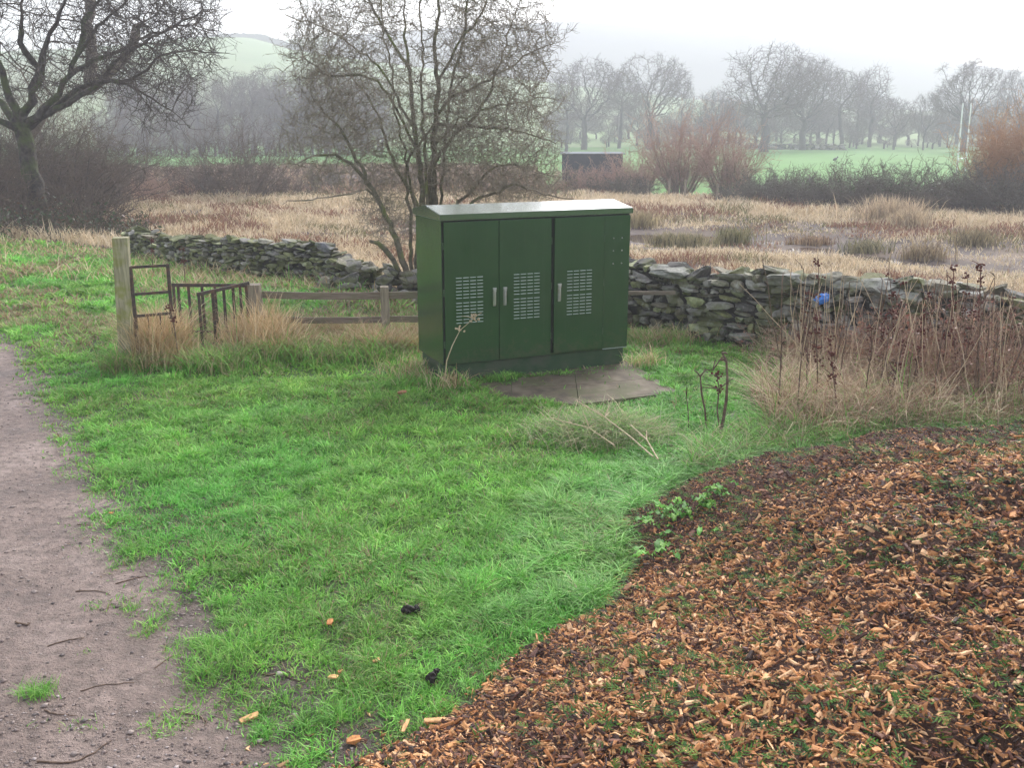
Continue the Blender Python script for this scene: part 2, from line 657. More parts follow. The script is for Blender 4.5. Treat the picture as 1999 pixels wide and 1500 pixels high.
V, Q, CLS, MUD = terrain()
M_MOOR = mat_land("moor", [(0.3, (0.05, 0.052, 0.05)), (0.7, (0.09, 0.09, 0.085))], 0.03, (0.10, 0.11, 0.09), 0.008)
M_GROUND = mat_ground()
M_MARSH = mat_land("marsh_mud", [(0.3, (0.03, 0.022, 0.019)), (0.7, (0.10, 0.075, 0.062))], 2.5, (0.15, 0.11, 0.075), 0.5, rough=.85)
M_FIELD = mat_land("field_turf", [(0.3, (0.065, 0.185, 0.025)), (0.7, (0.09, 0.235, 0.035))], 0.12, (0.08, 0.19, 0.025), 0.02)
M_HILL = mat_land("hill_pasture", [(0.3, (0.11, 0.20, 0.05)), (0.7, (0.17, 0.26, 0.08))], 0.03, (0.17, 0.21, 0.08), 0.012)
for k, (nm, mt) in enumerate([("ground", M_GROUND), ("path", M_GROUND), ("marsh", M_MARSH), ("field", M_FIELD), ("hills", M_HILL), ("moor_hill", M_MOOR)]):
    q = Q[CLS == k]
    used = np.unique(q)
    rm = np.zeros(len(V), np.int64)
    rm[used] = np.arange(len(used))
    o = link(nm, np_mesh(nm, V[used], rm[q], smooth=True, attrs={"edge_distance": MUD[used]}), mt)
    tag(o, kind='structure')

# shallow water standing in the marsh
m, N_, L_, b_ = new_mat("marsh_water")
tc_ = N_.new("ShaderNodeTexCoord")
nz_ = noise(N_, L_, 1.2, 5, 0.6, tc_.outputs['Object'])
rp_ = ramp(N_, [(0.35, (0.04, 0.03, 0.027)), (0.65, (0.10, 0.075, 0.068))])
L_.new(nz_.outputs[0], rp_.inputs[0])
L_.new(rp_.outputs[0], b_.inputs['Base Color'])
b_.inputs['Roughness'].default_value = 0.06
b_.inputs['Specular IOR Level'].default_value = 0.22
nw_ = noise(N_, L_, 5, 3, 0.5, tc_.outputs['Object'])
bump(N_, L_, b_, nw_.outputs[0], 0.05, 0.01)
wx = np.linspace(-6, 26, 30)
wy = np.linspace(19, 34, 16)
WXg, WYg = np.meshgrid(wx, wy)
ii, jj = np.meshgrid(np.arange(15), np.arange(29), indexing='ij')
o = link("marsh_water", np_mesh("marsh_water", np.stack([WXg, WYg, np.full(WXg.shape, WATER_Z)], -1),
                                np.stack([ii * 30 + jj, ii * 30 + jj + 1, (ii + 1) * 30 + jj + 1, (ii + 1) * 30 + jj], -1).reshape(-1, 4)), m)
tag(o, kind='structure')

# ------------------------------------------------------------------ grass
GREENS = np.array([(0.165, 0.405, 0.065), (0.215, 0.455, 0.09), (0.125, 0.345, 0.05), (0.28, 0.48, 0.11)])
STRAWS = np.array([(0.45, 0.34, 0.20), (0.55, 0.43, 0.28), (0.34, 0.25, 0.14), (0.40, 0.27, 0.15)])


def blades(rng, xyz, h, w, lean, cols, az=None, droop=1.0):
    """bent blades: 2 quads + a tip triangle each"""
    n = len(xyz)
    az = rng.uniform(0, 2 * pi, n) if az is None else az
    face = az + rng.uniform(-1.2, 1.2, n) + pi / 2
    dx, dy = np.cos(az), np.sin(az)
    wx_, wy_ = np.cos(face) * w * .5, np.sin(face) * w * .5
    out = np.zeros((n, 7, 3))
    for k, (t, ww) in enumerate(((0, 1.0), (.4, .9), (.75, .6))):
        off = lean * h * t ** (1.0 + droop)
        zz = h * t * (1 - .35 * np.minimum(lean, 1.6) * t * .6)
        for sgn, kk in ((-1, 0), (1, 1)):
            out[:, k * 2 + kk, 0] = xyz[:, 0] + dx * off + sgn * wx_ * ww
            out[:, k * 2 + kk, 1] = xyz[:, 1] + dy * off + sgn * wy_ * ww
            out[:, k * 2 + kk, 2] = xyz[:, 2] + zz
    out[:, 6, 0] = xyz[:, 0] + dx * lean * h
    out[:, 6, 1] = xyz[:, 1] + dy * lean * h
    out[:, 6, 2] = xyz[:, 2] + h * (1 - .35 * np.minimum(lean, 1.6) * .75)
    b0 = np.arange(n)[:, None] * 7
    q = np.concatenate([b0 + np.array([0, 1, 3, 2]), b0 + np.array([2, 3, 5, 4])])
    t = b0 + np.array([4, 5, 6])
    c = np.repeat(cols, 7, axis=0)
    return out.reshape(-1, 3), q, t, c


class Acc:
    def __init__(s):
        s.v, s.q, s.t, s.c, s.n = [], [], [], [], 0

    def add(s, v, q=None, t=None, c=None):
        v = np.asarray(v).reshape(-1, 3)
        s.v.append(v)
        if q is not None and len(q):
            s.q.append(np.asarray(q) + s.n)
        if t is not None and len(t):
            s.t.append(np.asarray(t) + s.n)
        if c is not None:
            c = np.asarray(c, float)
            if c.ndim == 1:
                c = np.tile(c, (len(v), 1))
            s.c.append(c)
        s.n += len(v)

    def mesh(s, name, smooth=False):
        return np_mesh(name, np.concatenate(s.v), np.concatenate(s.q) if s.q else None, np.concatenate(s.t) if s.t else None,
                       np.concatenate(s.c) if s.c else None, smooth)


def pick(rng, pal, n, jit=0.15):
    c = pal[rng.integers(0, len(pal), n)]
    return c * rng.uniform(1 - jit, 1 + jit, (n, 1))


PAD = [G(905, 752), G(1000, 786), G(1130, 795), G(1325, 771), G(1235, 724)]
CAB_O = np.array([-0.70, 9.90])
CAB_A = radians(23.4)
CU = np.array([cos(CAB_A), sin(CAB_A)])
CW = np.array([-sin(CAB_A), cos(CAB_A)])


def on_cabinet(x, y, m=0.0):
    lx = (x - CAB_O[0]) * CU[0] + (y - CAB_O[1]) * CU[1]
    ly = (x - CAB_O[0]) * CW[0] + (y - CAB_O[1]) * CW[1]
    return (lx > -m) & (lx < 2.13 + m) & (ly > -m) & (ly < .8 + m)


def wall_gap(x, y):
    return np.abs(y - wallY(x)) < 0.38


def lawn():
    rng = np.random.default_rng(11)
    acc = Acc()
    zones = [(2.9, 5.2, -3.2, 3.2, 11000, .0045, 0.9), (5.2, 7.5, -4.6, 4.2, 8500, .0058, .95), (7.5, 10.2, -6.4, 6.2, 5400, .0078, 1.0),
             (10.2, 14, -9, 5.5, 2300, .011, 1.05), (14, 20, -13, 1.5, 1000, .018, 1.1), (17, 27, -22, -7, 420, .03, 1.3)]
    for (y0, y1, x0, x1, den, w, hs) in zones:
        n = int((y1 - y0) * (x1 - x0) * den)
        x = rng.uniform(x0, x1, n)
        y = rng.uniform(y0, y1, n)
        # two blades in three belong to a tuft and lean out from its heart
        nt = max(int(n / 55), 1)
        tx, ty = rng.uniform(x0, x1, nt), rng.uniform(y0, y1, nt)
        tr_ = rng.uniform(.6, 1.5, nt)
        tc_l = np.clip(rng.normal(1.0, .26, nt), .45, 1.6)
        tid = rng.integers(0, nt, n)
        intuft = rng.random(n) < .66
        rad_ = np.abs(rng.normal(0, .034 * (1 + .05 * y0), n)) * tr_[tid]
        ang_ = rng.uniform(0, 2 * pi, n)
        x = np.where(intuft, tx[tid] + rad_ * np.cos(ang_), x)
        y = np.where(intuft, ty[tid] + rad_ * np.sin(ang_), y)
        tl = np.where(intuft, tc_l[tid], .95)
        tsz = np.where(intuft, tr_[tid], .75)
        sd = path_sd(x, y)
        hd = heap_d(x, y)
        patch = fbm(x * 2.1, y * 2.1, 71)
        near_edge = sm(-0.22, 0.42, sd + .06 + .35 * (fbm(x * 1.5, y * 1.5, 23) - .5) + 1.5 * (fbm(x * 4.6, y * 4.6, 25, 2) - .5) * (.18 + .62 * sm(6.5, 4.2, y)))
        keep = in_view(x, y, 1.2) & (hd < .03 + .1 * (patch - .5)) & (y < wallY(x) - .15) & ~on_cabinet(x, y, .03)
        keep &= ~inside(x, y, PAD) | (seg_dist(x, y, PAD + [PAD[0]]) < .22 * (fbm(x * 5, y * 5, 27) - .33)) | (rng.random(n) < .008)
        keep &= rng.random(n) < near_edge ** 1.2 * (0.7 + 0.5 * patch)
        x, y, sd, patch, ne, hd = x[keep], y[keep], sd[keep], patch[keep], near_edge[keep], hd[keep]
        intuft, ang_, tl, tsz = intuft[keep], ang_[keep], tl[keep], tsz[keep]
        n = len(x)
        tuft = fbm(x * 4.5, y * 4.5, 77, 2)
        big = fbm(x * .8, y * .8, 79, 2)
        h = hs * (0.024 + 0.068 * tuft ** 1.8 + .026 * big) * rng.uniform(.6, 1.35, n) * (.45 + .55 * ne)
        rank = sm(-.9, -0.15, hd) * sm(4.4, 5.6, y)          # longer, bluer grass beside the heap
        h *= 1 + .9 * rank * (.4 + tuft)
        back = sm(10.6, 12.5, y)
        h *= (1 + .5 * back) * (.55 + .5 * tsz)
        lean = rng.uniform(.3, 1.7, n) + .5 * rank
        azb = fbm(x * 1.9, y * 1.9, 83, 2) * 4 * pi
        az = np.where(intuft, ang_ + rng.normal(0, .6, n), azb + rng.normal(0, 1.5, n))
        col = pick(rng, GREENS, n, .18)
        hue = fbm(x * 1.3, y * 1.3, 91, 3)
        hue2 = fbm(x * 5.5, y * 5.5, 99, 2)
        col = col * ((0.80 + .28 * hue + .24 * hue2) * tl)[:, None]
        col[:, 0] *= 1 + .5 * (fbm(x * .9, y * .9, 105, 2) - .5)
        bl = np.clip(rank * .25, 0, 1)[:, None]
        col = col * (1 - bl) + bl * col * np.array([1.25, 1.0, 1.9])
        yel = (rng.random(n) < .025 + .55 * back * (fbm(x * .9, y * .9, 95) > .47) + .10 * (1 - ne) + .1 * (hue < .38))
        col[yel] = pick(rng, STRAWS, int(yel.sum()))*.8
        z = H(x, y) - .005
        v, q, t, c = blades(rng, np.stack([x, y, z], 1), h, np.full(n, w * 1.2) * rng.uniform(.7, 1.3, n), lean, col, az)
        acc.add(v, q, t, c)
    o = link("lawn_grass", acc.mesh("lawn_grass"), M_GRASS)
    tag(o, "short bright green grass covering the lawn around the cabinet", "grass", kind="stuff")


def tall_dry(name, label, pts, rng, h, w, pal, lean=(.25, .9), green=0.0):
    """long dead grass at the given points"""
    n = len(pts)
    x, y = pts[:, 0], pts[:, 1]
    z = H(x, y)
    col = pick(rng, pal, n, .2)
    g = rng.random(n) < green
    col[g] = pick(rng, GREENS, int(g.sum()), .25)
    hh = h * (rng.uniform(.3, 1.0, n) + .45 * rng.random(n) ** 4) * (.55 + .8 * fbm(x * 2.3, y * 2.3, 13, 2))
    v, q, t, c = blades(rng, np.stack([x, y, z], 1), hh, w * rng.uniform(.7, 1.3, n), rng.uniform(*lean, n), col, None, 1.0)
    me = np_mesh(name, v, q, t, c)
    o = link(name, me, M_DRY)
    return tag(o, label, "grass", kind="stuff")


lawn()


def marsh():
    rng = np.random.default_rng(21)
    n = 340000
    y = 12 + 34 * rng.random(n) ** 1.25
    x = rng.uniform(-1, 1, n) * (y * .56 + 3)
    s = y - wallY(x)
    z = H(x, y)
    tus = fbm(x * .55, y * .8, 57)
    tall = fbm(x * .28, y * .4, 61, 2)
    dp = seg_dist(x, y, POOL)
    keep = (s > .3) & (z > WATER_Z + .045) & (rng.random(n) < sm(.10, .42, tus) * (1 - .78 * np.exp(-(dp / 3.1) ** 4)))
    x, y, z, tus, tall, s = x[keep], y[keep], z[keep], tus[keep], tall[keep], s[keep]
    n = len(x)
    front = (1 - sm(3, 7, s))
    pal = np.array([(0.66, 0.535, 0.36), (0.75, 0.63, 0.45), (0.54, 0.43, 0.28), (0.46, 0.35, 0.22), (0.62, 0.52, 0.34)])
    col = pick(rng, pal, n, .15)
    k = (fbm(x * .4, y * .5, 63, 2) < .40) & (rng.random(n) < .6) & (front < .6)
    col[k] = pick(rng, np.array([(0.20, 0.17, 0.07), (0.16, 0.17, 0.06), (0.25, 0.18, 0.10)]), int(k.sum()))
    k = (fbm(x * .5, y * .6, 67, 2) > .62) & (rng.random(n) < .7) & (front < .5)
    col[k] = pick(rng, np.array([(0.22, 0.11, 0.07), (0.28, 0.15, 0.09)]), int(k.sum()))
    h = (.10 + .40 * tus * (.4 + tall)) * (.45 + .9 * rng.random(n) ** 2)
    h *= (1 + .25 * front) * (1 - .6 * np.exp(-(dp[keep] / 4.6) ** 4))
    w = .0008 * y + .002
    v, q, t, c = blades(rng, np.stack([x, y, z], 1), h, w, rng.uniform(.15, 1.3, n), col)
    o = link("marsh_grass", np_mesh("marsh_grass", v, q, t, c), M_DRY)
    tag(o, "pale dead grass and sedge growing across the wet marsh behind the wall", "grass", kind="stuff")


marsh()
rng = np.random.default_rng(23)
n = 60000
y = rng.uniform(44, 91, n)
x = -rng.random(n) * (y * .56 + 3) + 2
k = (y < 86 + 5 * (fbm(x * .12, y * .12, 201) - .5)) & (rng.random(n) < sm(.2, .6, fbm(x * .2, y * .25, 207)))
x, y = x[k], y[k]
n = len(x)
col = pick(rng, np.array([(0.30, 0.19, 0.13), (0.36, 0.24, 0.16), (0.24, 0.15, 0.11), (0.40, 0.30, 0.2), (0.22, 0.18, 0.09)]), n, .2)
v, q, t, c = blades(rng, np.stack([x, y, H(x, y)], 1), rng.uniform(.25, .75, n) * (.5 + fbm(x * .3, y * .3, 209)), np.full(n, .07), rng.uniform(.2, 1.0, n), col)
o = link("rough_grass", np_mesh("rough_grass", v, q, t, c), M_DRY)
tag(o, "reddish brown rough grass and dead bracken between marsh and green field on the left", "grass", kind="stuff")

# ------------------------------------------------------------------ rocks and dry stone walls
_bm = bmesh.new()
bmesh.ops.create_cube(_bm, size=2.0)
bmesh.ops.subdivide_edges(_bm, edges=_bm.edges[:], cuts=2, use_grid_fill=True)
_bm.verts.index_update()
RV = np.array([v.co[:] for v in _bm.verts])
RQ = np.array([[v.index for v in f.verts] for f in _bm.faces])
_bm.free()
_r = np.random.default_rng(5)
ROCKS = []
for k in range(24):
    v = RV.copy()
    ln = np.linalg.norm(v, axis=1, keepdims=True)
    v = v * (1 - .18 * np.clip((ln - 1) / .73, 0, 1) ** 1.5)
    for j in range(8):                                       # knock flat facets off
        nrm = _r.normal(0, 1, 3)
        nrm /= np.linalg.norm(nrm)
        lim = _r.uniform(.62, 1.0)
        dd = v @ nrm
        v = v - np.outer(np.maximum(dd - lim, 0), nrm)
    v += _r.normal(0, .065, v.shape)
    sk = _r.uniform(-.25, .25, 2)
    v[:, 0] += sk[0] * v[:, 2]
    v[:, 1] *= 1 + sk[1] * v[:, 0] * .6
    ROCKS.append(v * .5 / np.abs(v).max(0))


def rot3(rx, ry, rz):
    cx, sx, cy_, sy, cz, sz = cos(rx), sin(rx), cos(ry), sin(ry), cos(rz), sin(rz)
    return (np.array([[cz, -sz, 0], [sz, cz, 0], [0, 0, 1]]) @ np.array([[cy_, 0, sy], [0, 1, 0], [-sy, 0, cy_]]) @ np.array([[1, 0, 0], [0, cx, -sx], [0, sx, cx]]))


def mat_stone():
    m, N, L, b = new_mat("wall_stone")
    at = N.new("ShaderNodeAttribute")
    at.attribute_name = "Col"
    tc = N.new("ShaderNodeTexCoord")
    n1 = noise(N, L, 22, 6, 0.65, tc.outputs['Object'])
    r1 = ramp(N, [(0.3, (0.6,) * 3), (0.7, (1.35,) * 3)])
    L.new(n1.outputs[0], r1.inputs[0])
    c = mixc(N, L, at.outputs['Color'], r1.outputs[0], 1.0, 'MULTIPLY')
    n2 = noise(N, L, 7, 5, 0.7, tc.outputs['Object'])
    r2 = ramp(N, [(0.56, (0, 0, 0)), (0.66, (.75,) * 3)])
    L.new(n2.outputs[0], r2.inputs[0])
    c = mixc(N, L, c, (0.33, 0.34, 0.29), r2.outputs[0])
    n3 = noise(N, L, 3.1, 5, 0.6, tc.outputs['Object'])
    r3 = ramp(N, [(0.50, (0, 0, 0)), (0.62, (.7,) * 3)])
    L.new(n3.outputs[0], r3.inputs[0])
    c = mixc(N, L, c, (0.105, 0.115, 0.04), r3.outputs[0])
    L.new(c, b.inputs['Base Color'])
    b.inputs['Roughness'].default_value = 0.85
    b.inputs['Specular IOR Level'].default_value = 0.3
    bump(N, L, b, n1.outputs[0], 0.6, 0.012)
    return m


M_STONE = mat_stone()
STONES = np.array([(0.15, 0.143, 0.122), (0.24, 0.23, 0.205), (0.095, 0.09, 0.08), (0.33, 0.315, 0.28), (0.16, 0.145, 0.105), (0.22, 0.21, 0.16)])


class Wall:
    def __init__(s, pts, hfun, thick, seed, green=0.0):
        s.p = np.array(pts, float)
        seg = np.linalg.norm(np.diff(s.p, axis=0), axis=1)
        s.cum = np.concatenate([[0], np.cumsum(seg)])
        s.len = s.cum[-1]
        s.h, s.thick, s.rng, s.green = hfun, thick, np.random.default_rng(seed), green
        s.acc = Acc()

    def at(s, d):
        x = np.interp(d, s.cum, s.p[:, 0])
        y = np.interp(d, s.cum, s.p[:, 1])
        x2 = np.interp(d + .05, s.cum, s.p[:, 0])
        y2 = np.interp(d + .05, s.cum, s.p[:, 1])
        if x2 == x and y2 == y:
            x2, y2 = x + (s.p[-1, 0] - s.p[-2, 0]), y + (s.p[-1, 1] - s.p[-2, 1])
        a = math.atan2(y2 - y, x2 - x)
        return x, y, a

    def stone(s, d, off, z, L, D, Hh, tilt=.06, acc=None, yaw=.12, col=None):
        r = s.rng
        x, y, a = s.at(d)
        v = ROCKS[r.integers(len(ROCKS))] * np.array([L, D, Hh])
        v = v @ rot3(r.normal(0, tilt), r.normal(0, tilt), a + r.normal(0, yaw)).T
        c = STONES[r.integers(len(STONES))] * r.uniform(.75, 1.25) if col is None else col
        if r.random() < s.green:
            c = c * np.array([.9, 1.0, .62])
        v = v + np.array([x - sin(a) * off, y + cos(a) * off, z])
        (acc or s.acc).add(v, RQ, None, c)

    def build(s, name, label, scale=1.0, cope=1.0):
        r = s.rng
        z0 = -.08
        hmax = max(s.h(d) for d in np.linspace(0, s.len, 80))
        z = z0
        while z < hmax:
            ch = r.uniform(.055, .125) * scale
            for side in (-1, 1):
                d = r.uniform(-.15, .05)
                while d < s.len:
                    L = (.10 + .34 * r.random() ** 1.6) * scale * (1.1 - .1 * z)
                    dm = min(max(d + L / 2, 0), s.len)
                    top = s.h(dm)
                    zz = z + r.uniform(-.02, .02)
                    if zz + ch * .6 < top:
                        D = r.uniform(.18, .26)
                        th = s.thick * (1 - .22 * max(z, 0) / hmax) / 2
                        x, y, a = s.at(dm)
                        gz = float(H(x, y))
                        s.stone(dm, side * (th - D / 2) + r.normal(0, .028), gz + zz + ch / 2, L * 1.04, D, ch * r.uniform(.75, 1.5), .11)
                    d += L
            z += ch * .98
        d = 0
        while d < s.len:                                     # coping: bigger slabs lying loose
            L = r.uniform(.22, .5) * cope
            dm = min(d + L / 2, s.len)
            if s.h(dm) > .2:
                x, y, a = s.at(dm)
                s.stone(dm, r.normal(0, .05), float(H(x, y)) + s.h(dm) + r.uniform(-.04, .03), L * 1.1, r.uniform(.26, .42), r.uniform(.08, .2) * cope, .26, yaw=.5)
            d += L * .8
        # dark hearting between the two faces
        ds = np.linspace(0, s.len, 60)
        vs, qs = [], []
        for d in ds:
            x, y, a = s.at(d)
            gz = float(H(x, y))
            t = s.thick / 2 - .10
            h = max(s.h(d) - .07, .0)
            for off, zz in ((-t, -.1), (t, -.1), (t * .85, h), (-t * .85, h)):
                vs.append((x - sin(a) * off, y + cos(a) * off, gz + zz))
        for i in range(len(ds) - 1):
            for k in range(4):
                qs.append((i * 4 + k, i * 4 + (k + 1) % 4, i * 4 + 4 + (k + 1) % 4, i * 4 + 4 + k))
        qs += [(0, 1, 2, 3), tuple(len(vs) - 4 + k for k in (3, 2, 1, 0))]
        s.acc.add(vs, np.array(qs), None, (0.03, 0.028, 0.024))
        root = empty(name, (0, 0, 0), label, "stone wall")
        link("stonework", s.acc.mesh("stonework"), M_STONE, root)
        return root


right_pts = [(-0.6, 14.55), (0, 14.1), (1.6, 12.9), (2.1, 12.45), (2.8, 11.9), (3.8, 11.1), (5.4, 10.2), (8, 8.7), (10.5, 7.7)]
RWALL = Wall(right_pts, lambda d: .80 + .14 * sm(2.5, 6, d) + .10 * (float(vn(d * 1.1, 0, 31)) - .5) * 2, .5, 41, .3)
rw = RWALL.build("dry_stone_wall", "grey dry stone wall with loose top stones running from behind the cabinet to the dead stalks", .84, .85)


def big_stone(name, wall, px, py, Y, L, D, Hh, rx, ry, rz, col, k, label=None, parent=None):
    v = ROCKS[k] * np.array([L, D, Hh])
    v = v @ rot3(rx, ry, rz).T
    a = Acc()
    a.add(v + np.array(P(px, py, Y)), RQ, None, np.array(col))
    o = link(name, a.mesh(name), M_STONE, parent)
    if label:
        o['label'] = label
    return o


big_stone("coping_slab", RWALL, 1690, 553, 11.0, .78, .42, .13, .05, -.13, -.75, (.20, .20, .175), 3, "long tilted slab on top of the wall", rw)
big_stone("coping_slab", RWALL, 1745, 575, 10.75, .6, .4, .17, .1, .12, -.5, (.21, .21, .18), 7, None, rw)
big_stone("coping_slab", RWALL, 1310, 527, 12.4, .55, .4, .15, .1, .02, -.6, (.22, .22, .19), 9, None, rw)
big_stone("coping_slab", RWALL, 1540, 545, 11.4, .5, .4, .14, .0, -.1, -.7, (.2, .2, .18), 12, None, rw)

left_pts = [(-7.75, 20.4), (-7.55, 20.2), (-5.9, 18.5), (-4.4, 17.5), (-3.15, 16.9), (-2.3, 16.2)]
LWALL = Wall(left_pts, lambda d: (.50 + .12 * sm(1, 5, d)) * (1 - .45 * sm(5.2, 6.8, d)) - .35 * math.exp(-((d - 1.35) / .16) ** 2) + .05 * (float(vn(d * 1.6, 3, 33)) - .5), .5, 43, .65)
lw = LWALL.build("dry_stone_wall", "mossy low dry stone wall beyond the iron kissing gate", .62, .5)
big_stone("coping_slab", LWALL, 636, 480, 16.75, .42, .3, .15, .1, .05, -.4, (.17, .17, .19), 4, "smooth blue grey stone on top", lw)

# stones tumbled from the wall between the two standing lengths
rng = np.random.default_rng(77)
spots = []
for k in range(90):
    t = rng.uniform(0, 1)
    cx, cyy = -2.6 + 2.2 * t, 16.5 - 1.9 * t
    lev = rng.integers(0, 4)
    spread = .62 - .13 * lev
    nx_, ny_ = -.65, -.76
    off = rng.uniform(-1, 1) * spread + .12
    spots.append((cx + nx_ * off, cyy + ny_ * off, .05 + lev * .105 * (1 - .3 * t), rng.uniform(.18, .42) * (1 - .06 * lev), lev))
spots.sort(key=lambda s: s[2])
for (x, y, z, L, lev) in spots:
    v = ROCKS[rng.integers(len(ROCKS))] * np.array([L, L * rng.uniform(.55, .85), L * rng.uniform(.3, .5)])
    v = v @ rot3(rng.normal(0, .35), rng.normal(0, .35), rng.uniform(0, 6.3)).T
    a = Acc()
    a.add(v, RQ, None, STONES[rng.integers(len(STONES))] * rng.uniform(.8, 1.3))
    o = link("fallen_stone", a.mesh("fallen_stone"), M_STONE)
    o.location = (x, y, float(H(x, y)) + z)
    tag(o, "grey stone tumbled in the collapsed stretch of wall left of the cabinet", "stone", "stones tumbled from the wall")

# blue plastic caught in the wall
bmx = bmesh.new()
r = random.Random(4)
bmesh.ops.create_icosphere(bmx, subdivisions=3, radius=.07)
for v in bmx.verts:
    n = v.co.normalized()
    k = .72 + .5 * float(vn(n.x * 3.1 + 5, n.y * 3.1 + n.z * 2.3, 3)) + r.uniform(-.05, .05)
    v.co = Vector((v.co.x * 1.25 * k, v.co.y * .55 * k, v.co.z * .85 * k + .25 * v.co.x))
M_BLUE = mat_noise("blue_plastic", [(0.35, (0.02, 0.13, 0.5)), (0.65, (0.08, 0.30, 0.78))], 30, 0.3, bump_s=0.5, bump_d=0.01, spec=.5)
o = link("plastic_bag", bm_mesh("plastic_bag", bmx), M_BLUE)
o.location = (Xat(1606, 583, 10.98), 10.98, Zat(583, 10.98))
tag(o, "crumpled bright blue plastic bag stuck among the wall stones", "plastic bag")

# ------------------------------------------------------------------ roadside cabinet
def mat_paint():
    m, N, L, b = new_mat("cabinet_green_paint")
    tc = N.new("ShaderNodeTexCoord")
    n1 = noise(N, L, 2.2, 5, 0.6, tc.outputs['Object'])
    r1 = ramp(N, [(0.3, (0.022, 0.061, 0.022)), (0.7, (0.029, 0.075, 0.028))])
    L.new(n1.outputs[0], r1.inputs[0])
    n2 = noise(N, L, 9, 6, 0.7, tc.outputs['Object'])
    r2 = ramp(N, [(0.6, (0, 0, 0)), (0.85, (.18,) * 3)])
    L.new(n2.outputs[0], r2.inputs[0])
    c = mixc(N, L, r1.outputs[0], (0.035, 0.07, 0.035), r2.outputs[0])
    mp = N.new("ShaderNodeMapping")
    mp.inputs['Scale'].default_value = (26, 26, 1.3)
    L.new(tc.outputs['Object'], mp.inputs['Vector'])
    n4 = noise(N, L, 1.0, 5, 0.7, mp.outputs[0])
    r4 = ramp(N, [(0.52, (0, 0, 0)), (0.8, (.32,) * 3)])
    L.new(n4.outputs[0], r4.inputs[0])
    c = mixc(N, L, c, (0.06, 0.085, 0.05), r4.outputs[0])
    sp_ = N.new("ShaderNodeSeparateXYZ")
    L.new(tc.outputs['Object'], sp_.inputs[0])
    n5 = noise(N, L, 11, 6, 0.75, tc.outputs['Object'])
    hz_ = N.new("ShaderNodeMath")
    hz_.operation = 'MULTIPLY_ADD'
    L.new(n5.outputs[0], hz_.inputs[0])
    hz_.inputs[1].default_value = 0.75
    ng_ = N.new("ShaderNodeMath")
    ng_.operation = 'MULTIPLY'
    L.new(sp_.outputs['Z'], ng_.inputs[0])
    ng_.inputs[1].default_value = -0.42
    L.new(ng_.outputs[0], hz_.inputs[2])
    r5 = ramp(N, [(0.22, (0, 0, 0)), (0.46, (.55,) * 3)])
    L.new(hz_.outputs[0], r5.inputs[0])
    c = mixc(N, L, c, (0.10, 0.088, 0.055), r5.outputs[0])
    L.new(c, b.inputs['Base Color'])
    rr = ramp(N, [(0.3, (0.15,) * 3), (0.7, (0.24,) * 3)])
    L.new(n2.outputs[0], rr.inputs[0])
    L.new(rr.outputs[0], b.inputs['Roughness'])
    b.inputs['Specular IOR Level'].default_value = 0.5
    n3 = noise(N, L, 1.6, 2, 0.5, tc.outputs['Object'])
    bump(N, L, b, n3.outputs[0], 0.04, 0.05)
    return m


M_PAINT = mat_paint()
M_DULL = mat_noise("plinth_paint", [(0.3, (0.025, 0.062, 0.028)), (0.7, (0.05, 0.085, 0.042))], 6, 0.6, bump_s=0.15, scale2=3, stops2=(0.075, 0.08, 0.06), amt2=0.6)
M_BLACK = mat_noise("gap_shade", [(0.3, (0.006, 0.007, 0.006)), (0.7, (0.014, 0.015, 0.013))], 20, 0.7, bump_s=0)
M_LOUVRE = mat_noise("louvre_edge_glint", [(0.3, (0.26, 0.33, 0.28)), (0.7, (0.40, 0.47, 0.42))], 30, 0.5, bump_s=0)  # pale tone paints in the sky light caught on the green louvres
M_STEEL = mat_noise("stainless_steel", [(0.3, (0.45, 0.46, 0.46)), (0.7, (0.65, 0.66, 0.66))], 30, 0.3, bump_s=0, metal=0.9)

cab = empty("telecom_cabinet", (CAB_O[0], CAB_O[1], 0), "large dark green metal cabinet with three louvred doors and a shallow pitched roof", "utility cabinet", rz=CAB_A)
bm = bmesh.new()
add_box(bm, 0, 2.13, .0, .8, .205, 1.668, .006)
link("body", bm_mesh("body", bm), M_PAINT, cab)
bm = bmesh.new()
add_box(bm, .03, 2.10, .008, .77, -.12, .204, .008)
link("plinth", bm_mesh("plinth", bm), M_DULL, cab)
bm = bmesh.new()                                                         # pitched roof with fascia all round
x0, x1, ya, yb = -.022, 2.152, -.036, .836
prof = [(ya, 1.672), (ya, 1.730), (.4, 1.792), (yb, 1.730), (yb, 1.672)]
va = [bm.verts.new((x0, y, z)) for y, z in prof]
vb = [bm.verts.new((x1, y, z)) for y, z in prof]
n = len(prof)
bm.faces.new(va[::-1])
bm.faces.new(vb)
for i in range(n):
    bm.faces.new((va[i], va[(i + 1) % n], vb[(i + 1) % n], vb[i]))
bmesh.ops.recalc_face_normals(bm, faces=bm.faces[:])
bmesh.ops.bevel(bm, geom=bm.edges[:], offset=.005, segments=2, affect='EDGES')
M_ROOF = M_PAINT.copy()
M_ROOF.name = "wet_roof_paint"
br_ = M_ROOF.node_tree.nodes["Principled BSDF"]
br_.inputs["Coat Weight"].default_value = 1.0
br_.inputs["Coat Roughness"].default_value = 0.12
br_.inputs["Coat IOR"].default_value = 2.2
link("roof", bm_mesh("roof", bm), M_ROOF, cab)
bm = bmesh.new()
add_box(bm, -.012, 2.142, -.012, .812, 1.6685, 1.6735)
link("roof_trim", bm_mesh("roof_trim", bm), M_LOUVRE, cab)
bm = bmesh.new()                                                         # black strips that paint in the shade of the door gaps
add_box(bm, .004, .022, -.006, .0, .23, 1.655)
add_box(bm, .604, .612, -.006, .0, .23, 1.655)
add_box(bm, 1.196, 1.230, -.006, .0, .23, 1.655)
add_box(bm, 1.806, 1.817, -.006, .0, .23, 1.655)
